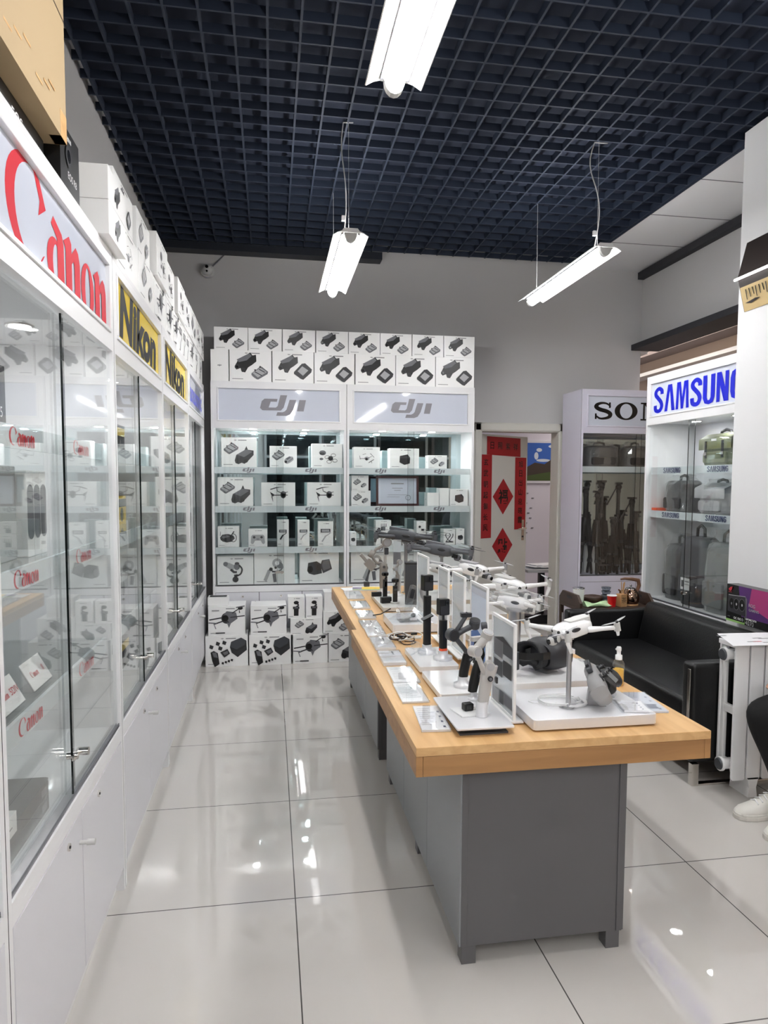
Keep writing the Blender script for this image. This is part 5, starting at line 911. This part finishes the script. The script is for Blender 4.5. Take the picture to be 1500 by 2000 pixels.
t = thing('paper_cup', 'red paper cup between the green cloth and bamboo holder', 'cup', (2.565, 4.84, ZT)); MB().lathe([(.027, 0), (.036, .082), (.0375, .085), (.034, .084)], 'redcup', n=22).build('cup_wall', t); MB().lathe([(.0365, .082), (.038, .085), (.0365, .088)], 'white', n=22).build('rim', t)
t = thing('chopstick_holder', 'square bamboo holder filled with sticks next to the kettle', 'holder', (2.645, 4.84, ZT), .2); mb = MB().box(-.028, .028, -.028, .028, 0, .095, 'bamboo'); mb.art(place(text('茶', 'brown', .045), 0, .05, 1), -.028); mb.build('square_cup', t, bevel=.003)
for i in range(8): a = random.uniform(-.12, .12); b = random.uniform(-.1, .1); MB().cyl((a*.1, b*.1, .09), (a*.2, b*.2, .17+.02*random.random()), .003, k='bamboo', n=6).build('bamboo_stick', t)
t = thing('kettle', 'polished metal kettle with brown arched handle on the tea cart', 'kettle', (2.745, 4.89, ZT), 0)
MB().lathe([(.058, 0), (.060, .008), (.052, .012)], 'bamboo', n=26).build('stand_ring', t); MB().lathe([(.055, .012), (.064, .03), (.066, .06), (.056, .10), (.042, .118), (.040, .124)], 'kettle', n=28).build('kettle_body', t)
MB().lathe([(.040, .124), (.030, .134), (.008, .138), (.007, .146), (.011, .152), (.004, .158)], 'steel', n=22).build('lid', t)
MB().tube([(-.058, 0, .05), (-.08, 0, .075), (-.088, 0, .11), (-.10, 0, .12)], [.012, .010, .007, .006], 'kettle', 10).build('spout', t)
M('handle_wood', (.46, .33, .25), .35); MB().tube([(.05, 0, .10), (.07, 0, .15), (.06, 0, .19), (.01, 0, .20), (-.05, 0, .205), (-.085, 0, .20)], [.012, .015, .017, .013, .010, .007], 'handle_wood', 10).build('handle', t)
t = thing('cup_stack', 'stack of dark glass cups behind the bamboo holder', 'cups', (2.615, 5.03, ZT))
for i in range(4): MB().lathe([(.028, .03*i), (.038, .03*i+.028), (.036, .03*i+.029), (.02, .03*i+.02)], 'dark_glass' if i > 1 else 'slate', n=20).build('cup', t)
# ------------------------------------------------------------------ graphics card box on the sofa back
t = thing('graphics_card_box', 'black and purple computer part box with a green bottom edge on the sofa back', 'box', (2.775, 3.60, .722), -PI/2)
mb = MB(); w, h, d = .40, .225, .075; mb.box(-w/2, w/2, 0, d, 0, h, 'ink'); A = []
A += [([(-.20+.14, 0+.04), (w/2, .04), (w/2, h), (-.20+.105, h)], 'purple'), ([(.0, .12), (w/2, .06), (w/2, h), (.02, h)], 'magenta'), rect(-w/2, w/2, 0, .045, 'ink'), rect(-w/2, -.03, .0, .012, 'limegreen'), rect(-.031, -.029, .012, .06, 'limegreen'),
      ([(-.185, .06), (-.185, .16), (-.03, .17), (-.015, .155), (-.015, .05), (-.17, .058)], 'gpu'), ([(-.18, .157), (-.03, .167), (-.03, .171), (-.18, .161)], 'light'), ([(-.03, .17), (-.015, .156), (-.015, .05), (-.022, .05)], 'mid'),
      disc(-.15, .11, .022, .032, 'ink'), disc(-.105, .112, .026, .036, 'ink'), disc(-.055, .114, .028, .038, 'ink'), disc(-.15, .11, .006, .008, 'mid'), disc(-.105, .112, .006, .008, 'light'), disc(-.055, .114, .006, .008, 'light'), ring(-.055, .114, .028, .038, .003, .003, 'mid'), ring(-.105, .112, .026, .036, .003, .003, 'mid'),
      ([(-.18, .195), (-.165, .208), (-.145, .214), (-.15, .195), (-.16, .185), (-.172, .188)], 'rogred'), rect(-.178, -.15, .178, .181, 'rogred'), disc(-.045, .028, .010, .010, 'mid'), rect(-.18, -.155, .028, .031, 'mid')]
A += place(text('OC 12G', 'white', .014, offset=.02), -.09, .028, 1)+place(text('ROG', 'light', .02, offset=.02), .032, .125, 1)+place(text('GAMING', 'light', .016, offset=.02), .05, .098, 1)+place(text('GEFORCE RTX', 'white', .011, offset=.03), .03, .040, 1)+place(text('4070', 'light', .026), .018, .018, 1)
mb.art(A, 0); mb.build('printed_carton', t, bevel=.001)
# ------------------------------------------------------------------ picture with a light bar on the pillar
t = thing('light_box_sign', 'dark and tan picture board with a white light bar on the pillar', 'sign', (2.849, 3.84, 2.60), -PI/2)
M('tan', (.78, .68, .48), .6); M('umber', (.20, .17, .16), .3)
mb = MB(); mb.prism([(-.002, .41), (-.055, .20), (-.050, .195), (-.002, .38)], 0, 1.1, 'umber', axis='x'); mb.build('upper_board', t)
T = Matrix.Rotation(math.radians(0), 4, 'X')
mb = MB(); mb.prism([(-.002, 0), (-.052, .19), (-.046, .19), (-.002, .02)], 0, 1.1, 'umber', axis='x'); mb.add([(0.004, -.0035, 0), (1.1, -.0035, 0), (1.1, -.040, .14), (.004, -.040, .14)], [(0, 1, 2, 3)], 'tan')
for i in range(9): x_ = .05+.028*i; mb.add([(x_, -.040, .12), (x_+.008, -.040, .12), (x_+.008, -.026, .06+.01*(i % 3)), (x_+.002, -.026, .06+.01*(i % 3))], [(0, 1, 2, 3)], 'ink')
mb.add([(.03, -.020, .045), (.12, -.024, .055), (.16, -.022, .05), (.08, -.017, .035)], [(0, 1, 2, 3)], 'umber'); mb.build('lower_board', t)
MB().box(-.02, 1.1, -.066, -.056, .185, .197, 'emit_strip').build('light_bar', t)
# ------------------------------------------------------------------ radiator and the sheet on it
t = thing('radiator', 'white column radiator with dark round plugs', 'radiator', (2.235, 2.98, 0))
for i in range(8):
    x0 = .083*i; s_ = MB(); s_.rbox(x0+.004, x0+.078, 0, .012, .09, .775, .012, 'gloss_white', axis='y'); s_.rbox(x0+.030, x0+.052, .012, .05, .12, .74, .008, 'gloss_white'); s_.rbox(x0+.030, x0+.052, .11, .14, .12, .74, .008, 'gloss_white'); s_.rbox(x0+.024, x0+.058, .138, .15, .09, .775, .012, 'gloss_white', axis='y')
    for zz in (.15, .43, .71): s_.box(x0+.030, x0+.052, .045, .115, zz-.02, zz+.02, 'gloss_white')
    for zz in (.15, .71): s_.cyl((x0, .075, zz), (x0+.083, .075, zz), .028, k='gloss_white', n=18)
    s_.rbox(x0+.004, x0+.078, .01, .14, .755, .778, .01, 'gloss_white', axis='z')
    o = s_.build('section', t, bevel=.002)
    if i in (1, 6): MB().prism([(x0+.015, 0), (x0+.067, 0), (x0+.06, .05), (x0+.072, .10), (x0+.01, .10), (x0+.022, .05)], .0, .14, 'gloss_white', axis='y').build('foot', t)
for zz in (.15, .71): p_ = MB(); p_.cyl((.0, .075, zz), (-.012, .075, zz), .036, k='gloss_white', n=22); p_.cyl((-.012, .075, zz), (-.02, .075, zz), .030, .026, k='slate', n=22); p_.build('end_plug', t)
t = tag(MB().build('paper_sheet'), 'printed white sheet lying across the top of the radiator', 'paper'); me = t.data
mb = MB(); mb.loft([[(x_, y_, z_) for x_, y_ in ((-.08, -.10), (.42, -.12), (.40, .14), (.02, .16))] for z_ in (0, .002)], 'paper', smooth=False)
for i in range(14): x_ = random.uniform(-.02, .3); y_ = random.uniform(-.09, .11); mb.box(x_, x_+.05, y_, y_+.012, .0021, .0024, 'text' if i % 3 else 'rogred')
bpy.data.objects.remove(t); tag(mb.build('paper_sheet', None, (2.27, 3.04, .779)), 'printed white sheet lying across the top of the radiator', 'paper')
# ------------------------------------------------------------------ seated person at the edge of the picture
t = thing('person', 'person in black trousers and white sneakers sitting beside the radiator', 'person', (2.42, 2.70, 0))
def skin(name, verts, edges, radii, k, parent, root=0, sub=2):
    me = bpy.data.meshes.new(name); me.from_pydata(verts, edges, []); o = bpy.data.objects.new(name, me); COL.objects.link(o); o.parent = parent; me.materials.append(MATS[k])
    m = o.modifiers.new('skin', 'SKIN'); m.use_smooth_shade = True
    for i, r in enumerate(radii): me.skin_vertices[0].data[i].radius = (r, r) if not isinstance(r, tuple) else r
    me.skin_vertices[0].data[root].use_root = True; s = o.modifiers.new('s', 'SUBSURF'); s.levels = s.render_levels = sub; return o
V = [(.36, 0, .56), (.36, .09, .54), (-.165, .115, .505), (-.145, .115, .45), (-.085, .105, .30), (-.02, .10, .10), (.36, -.09, .54), (-.14, -.115, .505), (-.12, -.115, .46), (-.085, -.105, .30), (-.02, -.10, .10),
     (.37, 0, .72), (.36, 0, .92), (.35, 0, 1.06), (.345, 0, 1.13), (.335, 0, 1.20), (.35, .17, 1.05), (.30, .22, .82), (.10, .17, .66), (.02, .13, .63), (.35, -.17, 1.05), (.30, -.22, .82), (.10, -.17, .66), (.02, -.13, .63)]
E_ = [(0, 1), (1, 2), (2, 3), (3, 4), (4, 5), (0, 6), (6, 7), (7, 8), (8, 9), (9, 10), (0, 11), (11, 12), (12, 13), (13, 14), (14, 15), (13, 16), (16, 17), (17, 18), (18, 19), (13, 20), (20, 21), (21, 22), (22, 23)]
R2 = [.13, .10, .085, .085, .072, .050, .10, .078, .074, .066, .048, .14, .15, .13, .06, .055, .06, .048, .036, .026, .06, .048, .036, .026]
me = bpy.data.meshes.new('body'); me.from_pydata(V, E_, []); body = bpy.data.objects.new('body', me); COL.objects.link(body); body.parent = t; me.materials.append(MATS['trouser'])
sk = body.modifiers.new('skin', 'SKIN'); sk.use_smooth_shade = True
def setskin(me, R, root=0):
    import bmesh
    bm = bmesh.new(); bm.from_mesh(me); lay = bm.verts.layers.skin.verify(); bm.verts.ensure_lookup_table()
    for i, r in enumerate(R): bm.verts[i][lay].radius = (r, r) if not isinstance(r, tuple) else r; bm.verts[i][lay].use_root = (i == root)
    bm.to_mesh(me); bm.free()
setskin(me, R2); sb = body.modifiers.new('s', 'SUBSURF'); sb.levels = sb.render_levels = 2
# head with face, hair, hands
mb = MB(); rings = []
for z, wx, wy, dx in ((1.19, .045, .045, .01), (1.215, .062, .05, -.012), (1.25, .085, .066, -.008), (1.30, .098, .076, 0), (1.35, .100, .078, .004), (1.40, .090, .070, .008), (1.43, .06, .05, .01), (1.442, .02, .02, .01)):
    rings.append([(.325+dx+wx*math.cos(a), wy*math.sin(a), z) for a in [2*PI*j/20 for j in range(20)]])
mb.loft(rings, 'skin'); mb.loft([[(.325-.095+dx_, yy, zz) for yy, zz in ((-.010, 1.285), (.010, 1.285), (.006, 1.325), (-.006, 1.325))] for dx_ in (.02, -.016)], 'skin')
for sy in (-1, 1): mb.ell((.325-.088, sy*.032, 1.325), (.008, .013, .008), 'white', 10, 6); mb.ell((.325-.094, sy*.032, 1.325), (.004, .006, .006), 'ink', 8, 5); mb.ell((.335, sy*.082, 1.315), (.018, .01, .03), 'skin', 10, 6)
mb.box(.232, .24, -.022, .022, 1.252, 1.257, 'rogred'); mb.build('head', t)
MB().ell((.345, 0, 1.375), (.10, .083, .082), 'hair', 18, 10).build('hair', t)
for sy in (-1, 1):
    mb = MB(); c = Vector((-.01, sy*.125, .625)); mb.ell(tuple(c), (.045, .035, .014), 'skin', 12, 7)
    for f in range(4): y_ = c.y+(f-1.5)*.017; ln = (.060, .072, .076, .066)[f]; mb.tube([(c.x-.035, y_, c.z), (c.x-.035-ln*.5, y_, c.z-.002), (c.x-.035-ln*.8, y_, c.z-.012), (c.x-.035-ln, y_, c.z-.026)], [.0085, .008, .0075, .006], 'skin', 8)
    mb.tube([(c.x+.005, c.y-sy*.03, c.z), (c.x-.02, c.y-sy*.05, c.z-.004), (c.x-.05, c.y-sy*.055, c.z-.01)], [.011, .010, .008], 'skin', 8); mb.build('hand', t)
mb = MB(); rings = []
for z, wx, wy in ((.60, .165, .165), (.75, .16, .185), (.92, .165, .20), (1.04, .14, .19), (1.10, .08, .09), (1.135, .065, .065)):
    rings.append([(.365+wx*math.cos(a)-.0, wy*math.sin(a), z) for a in [2*PI*j/24 for j in range(24)]])
mb.loft(rings, 'jacket')
for sy in (-1, 1): mb.tube([(.35, sy*.15, 1.06), (.345, sy*.20, 1.0), (.31, sy*.235, .84), (.21, sy*.21, .73), (.09, sy*.175, .665), (.05, sy*.15, .645)], [.075, .074, .062, .058, .048, .044], 'jacket', 14)
mb.build('jacket', t)
def shoe(y):
    mb = MB(); rg = []
    # cross-sections from toe to heel, toe points to -x
    for x_, w, zt in ((-.285, .012, .030), (-.275, .030, .045), (-.25, .042, .058), (-.21, .048, .068), (-.17, .047, .082), (-.13, .043, .100), (-.09, .038, .118), (-.05, .036, .122), (-.01, .036, .118), (.015, .030, .100), (.022, .018, .07)):
        rg.append([(x_, y+w*math.cos(a), max(.022, .022+(zt-.022)*max(0, math.sin(a))**.7)) for a in [2*PI*j/20 for j in range(20)]])
    mb.loft(rg, 'shoe'); a = mb.build('sneaker', t)
    s_ = MB(); pl = [(-.292, 0), (-.285, .024), (-.26, .043), (-.21, .052), (-.15, .048), (-.08, .042), (-.0, .041), (.022, .030), (.032, 0)]; ol = [(p[0], y+p[1]) for p in pl]+[(p[0], y-p[1]) for p in pl[-2:0:-1]]
    s_.prism(ol[::-1], 0, .020, 'sole'); s_.prism([(p[0]*.98-.003, y+(p[1]-y)*.97) for p in ol][::-1], .020, .030, 'shoe'); s_.build('sole', a, bevel=.003)
    l = MB()
    for i in range(5): xx = -.19+.022*i; z = .078+.0095*i; l.tube([(xx, y-.026, z-.008), (xx+.003, y, z+.003), (xx, y+.026, z-.008)], .0035, 'white', 6)
    l.tube([(-.10, y+.0, .112), (-.115, y-.035, .118), (-.10, y-.05, .09)], .0035, 'white', 6); l.build('laces', a)
    tg = MB(); tg.rbox(-.10, -.055, y-.024, y+.024, .11, .145, .006, 'shoe', T=Matrix.Identity(4)); tg.build('tongue', a, bevel=.004)
shoe(.10); shoe(-.10)
t = thing('stool', 'low round stool under the seated person', 'stool', (2.80, 2.70, 0)); MB().lathe([(.16, .405), (.17, .41), (.17, .43), (.16, .435)], 'black', n=26).build('seat', t)
for i in range(4): a = PI/4+PI/2*i; MB().cyl((.11*math.cos(a), .11*math.sin(a), .405), (.15*math.cos(a), .15*math.sin(a), 0), .012, k='chrome', n=10).build('leg', t)
# ------------------------------------------------------------------ room behind the door
t = thing('landscape_poster', 'framed landscape poster with blue sky in the room behind the door', 'poster', (3.75, 8.895, 1.56))
MB().box(-.36, .36, -.02, 0, 0, .58, 'poster_frame').build('frame', t, bevel=.003)
mb = MB(); mb.art([rect(-.33, .33, .035, .545, 'sky'), disc(-.16, .45, .04, .025, 'cloudy'), disc(-.2, .37, .03, .05, 'cloudy'), disc(.02, .5, .05, .02, 'cloudy'), disc(-.1, .31, .1, .02, 'cloudy'), ([(-.33, .035), (-.33, .22), (-.22, .28), (-.08, .26), (.02, .33), (.12, .42), (.2, .50), (.33, .52), (.33, .035)], 'rock'), ([(-.33, .035), (-.33, .1), (-.1, .14), (.1, .17), (.33, .2), (.33, .035)], 'grass_print')], -.02); mb.build('print', t)
t = thing('desk', 'small desk heaped with papers in the room behind the door', 'desk', (3.02, 7.35, 0)); MB().box(-.25, .35, -.25, .25, .58, .61, 'light').build('desktop', t); MB().box(-.02, .04, -.02, .04, .1, .58, 'black').build('leg', t); MB().box(-.25, .3, -.2, .2, .0, .1, 'black').build('base', t)
t = thing('paper_pile', 'loose pile of papers on the desk behind the door', 'papers', (3.02, 7.35, .61)); mb = MB()
for i in range(9): mb.box(-.15, .15, -.1, .1, .004*i, .004*i+.0035, 'paper' if i % 3 else 'sign_white', T=Matrix.Translation((random.uniform(-.08, .12), random.uniform(-.08, .08), 0)) @ Matrix.Rotation(random.uniform(-.6, .6), 4, 'Z'))
mb.build('sheets', t)
M('bluewater', (.45, .55, .78), .1)
t = thing('water_bottle', 'large blue water dispenser bottle standing on the floor behind the door', 'water bottle', (3.20, 6.98, 0)); MB().lathe([(.12, 0), (.135, .02), (.135, .14), (.128, .16), (.135, .18), (.135, .30), (.10, .36), (.04, .40), (.035, .44)], 'bluewater', n=26).build('bottle_body', t); MB().lathe([(.037, .44), (.037, .47), (.02, .475)], 'white', n=18).build('cap', t)
for i in range(7): pass
for i in range(9): mb = MB(); x_, z_ = 3.42+.06*(i % 2)+.02*math.sin(i*2), 1.42-.075*i*.9; mb.prism([(0, .006), (.012, .013), (.026, .008), (.035, .013), (.035, 0), (.026, .005), (.012, 0)], 0, .005, 'slate', axis='y'); tag(mb.build('wall_sticker', None, (x_, 8.893, z_)), 'small fish-like sticker in a column on the wall behind the door', 'sticker', 'fish stickers behind the door')
# ================================================================== CONTENTS OF THE CABINETS ALONG THE LEFT WALL
def litem(x, y, z, o): o.location = (x, y, z); o.rotation_euler = (0, 0, PI/2); return o
G = 'camera boxes in the left cabinets'
def cbox(y, z, w, h, d, k, lb, txt=None, x=-.64, tk='white', ts=.028, grp=G, art=None, name='camera_box'):
    mb = MB().box(-w/2, w/2, 0, d, 0, h, k)
    if txt: mb.art(place(text(txt, tk, ts), w*.08, h*.28, 1))
    if art: mb.art(art)
    tag(litem(x, y, z, mb.build(name, None, bevel=.0015)), lb, 'box', grp)
za, zb_, zc_, zd = 1.6905, 1.3455, .9805, .6405
cbox(1.68, za, .20, .22, .16, 'dark', 'black camera box standing by the cabinet side, top shelf of the nearest cabinet', 'EOS R7', -.70)
cbox(1.90, za, .20, .17, .16, 'bagblack', 'black camera box next to the first one, top shelf of the nearest cabinet', 'EOS R5', -.70, art=place(canon('white'), -.02, .14, .018))
M('silverbox', (.62, .64, .64), .35)
cbox(1.70, zb_, .17, .26, .2, 'silverbox', 'grey rounded box with a dark edge, second shelf of the nearest cabinet', None, -.68); cbox(1.90, zb_, .19, .25, .2, 'silverbox', 'wider grey rounded box, second shelf of the nearest cabinet', None, -.68)
for i in range(3): cbox(2.045+.055*i, zb_, .052, .24, .12, 'card', 'slim white box with a grey pill print, '+('nearest', 'middle', 'farthest')[i]+' of three on the second shelf', None, -.66, art=place(a_pill(), 0, .13, .16, .17), grp='slim white boxes with pill prints')
for i, (y, w) in enumerate(((1.83, .08), (1.93, .06), (2.03, .10))): cbox(y, zc_, w, .06, .08, 'card', ('small white lens box, nearest of the three low ones on the third shelf', 'small white lens box, middle of the three low ones on the third shelf', 'wider small white lens box at the end of the third shelf group')[i], None, -.78, art=[rect(-w*.3, w*.1, .035, .04, 'text'), rect(-w*.3, w*.2, .02, .023, 'text')])
for i, (y, z) in enumerate(((1.80, .985), (2.02, .985))):
    t = thing('price_card', ('white price card with red lettering, nearer of two on the third shelf', 'white price card with red lettering, farther of two on the third shelf')[i], 'price card', (-.63, y, z), PI/2, 'price cards in the nearest cabinet')
    T = Matrix.Rotation(-.5, 4, 'X'); mb = MB().box(-.075, .075, -.002, .0, .005, .085, 'card', T=T); mb.art(place(canon('red'), -.02, .045, .018)+place(text('II' if i else '5DIV', 'red', .018), .045, .045, 1), -.002, T=T); mb.build('printed_card', t); MB().box(-.075, .075, 0.002, .05, 0, .003, 'acrylic').box(-.075, .075, .0, .003, .003, .08, 'acrylic', T=T).build('clear_stand', t)
M('laptopgrey', (.48, .48, .48), .35)
for i in range(2):
    mb = MB().rbox(-.19, .19, 0, .27, .0, .042, .012, 'laptopgrey'); mb.box(.12, .16, -.0006, 0, .01, .03, 'light'); tag(litem(-.62, 1.82, zd+.0425*i, mb.build('flat_case', None, bevel=.002)), ('lower', 'upper')[i]+' of two flat grey cases on the floor of the nearest cabinet', 'case', 'flat grey cases')
mb = MB().box(-.06, .06, 0, .06, 0, .05, 'card'); mb.art([rect(-.04, .03, .02, .024, 'text'), rect(-.04, .01, .012, .015, 'text')]); tag(litem(-.60, 1.70-.06, zd+.0865, mb.build('retail_box', None, bevel=.001)), 'small white box with tiny print on the flat grey cases', 'box')
# yellow and black boxes of the two cabinets with yellow signs
G = 'yellow and black camera boxes in the left cabinets'
i = 0
for cy, nm in ((3.245, 'first'), (4.395, 'second')):
    for z, sh_ in ((za, 'top shelf'), (zb_, 'second shelf'), (zc_, 'third shelf'), (zd, 'cabinet floor')):
        for dy, w, h, where in ((-.36, .20, .15, 'near end'), (-.08, .22, .17, 'middle'), (.26, .24, .14, 'far end')):
            kk = ('yellow', 'light', 'bagblack')[(i+(i//3)) % 3]; i += 1
            cbox(cy+dy, z, w, h, .15, kk, f'{dict(yellow="yellow", light="pale grey", bagblack="black")[kk]} camera box, {sh_}, {where} of the {nm} yellow-signed cabinet', None, -.72, art=[rect(-w/2, w/2, h*.62, h*.9, 'ink' if kk == 'yellow' else 'yellow' if kk == 'bagblack' else 'white'), disc(.02, h*.35, .035, .035, 'dark'), disc(.02, h*.35, .02, .02, 'ink')], grp=G)
for j, z in enumerate((zb_, zc_)): cbox(2.80, z, .10, .12, .14, 'black', f'small black lens box by the divider, {("second", "third")[j]} shelf of the first yellow-signed cabinet', None, -.63, art=[rect(-.05, .05, .01, .03, 'yellow')], grp=G)
G = 'dark camera boxes in the last left cabinet'
for j, (z, sh_) in enumerate(((za, 'top shelf'), (zb_, 'second shelf'), (zc_, 'third shelf'), (zd, 'cabinet floor'))):
    for dy, w, where in ((-.25, .24, 'near end'), (.2, .28, 'far end')): cbox(5.545+dy, z, w, .18, .2, 'bagblack', f'dark box, {sh_}, {where} of the blue-signed cabinet', None, -.75, art=[rect(-w*.3, w*.1, .03, .045, 'white'), disc(0, .11, .04, .04, 'ink')], grp=G)
# goods in the cabinet behind the picture edge
cbox(1.15, zb_, .2, .16, .16, 'bagblack', 'black camera box in the cabinet cut by the left picture edge', 'EOS', -.7); cbox(.8, zc_, .2, .16, .16, 'card', 'white lens box in the cabinet cut by the left picture edge', None, -.7)
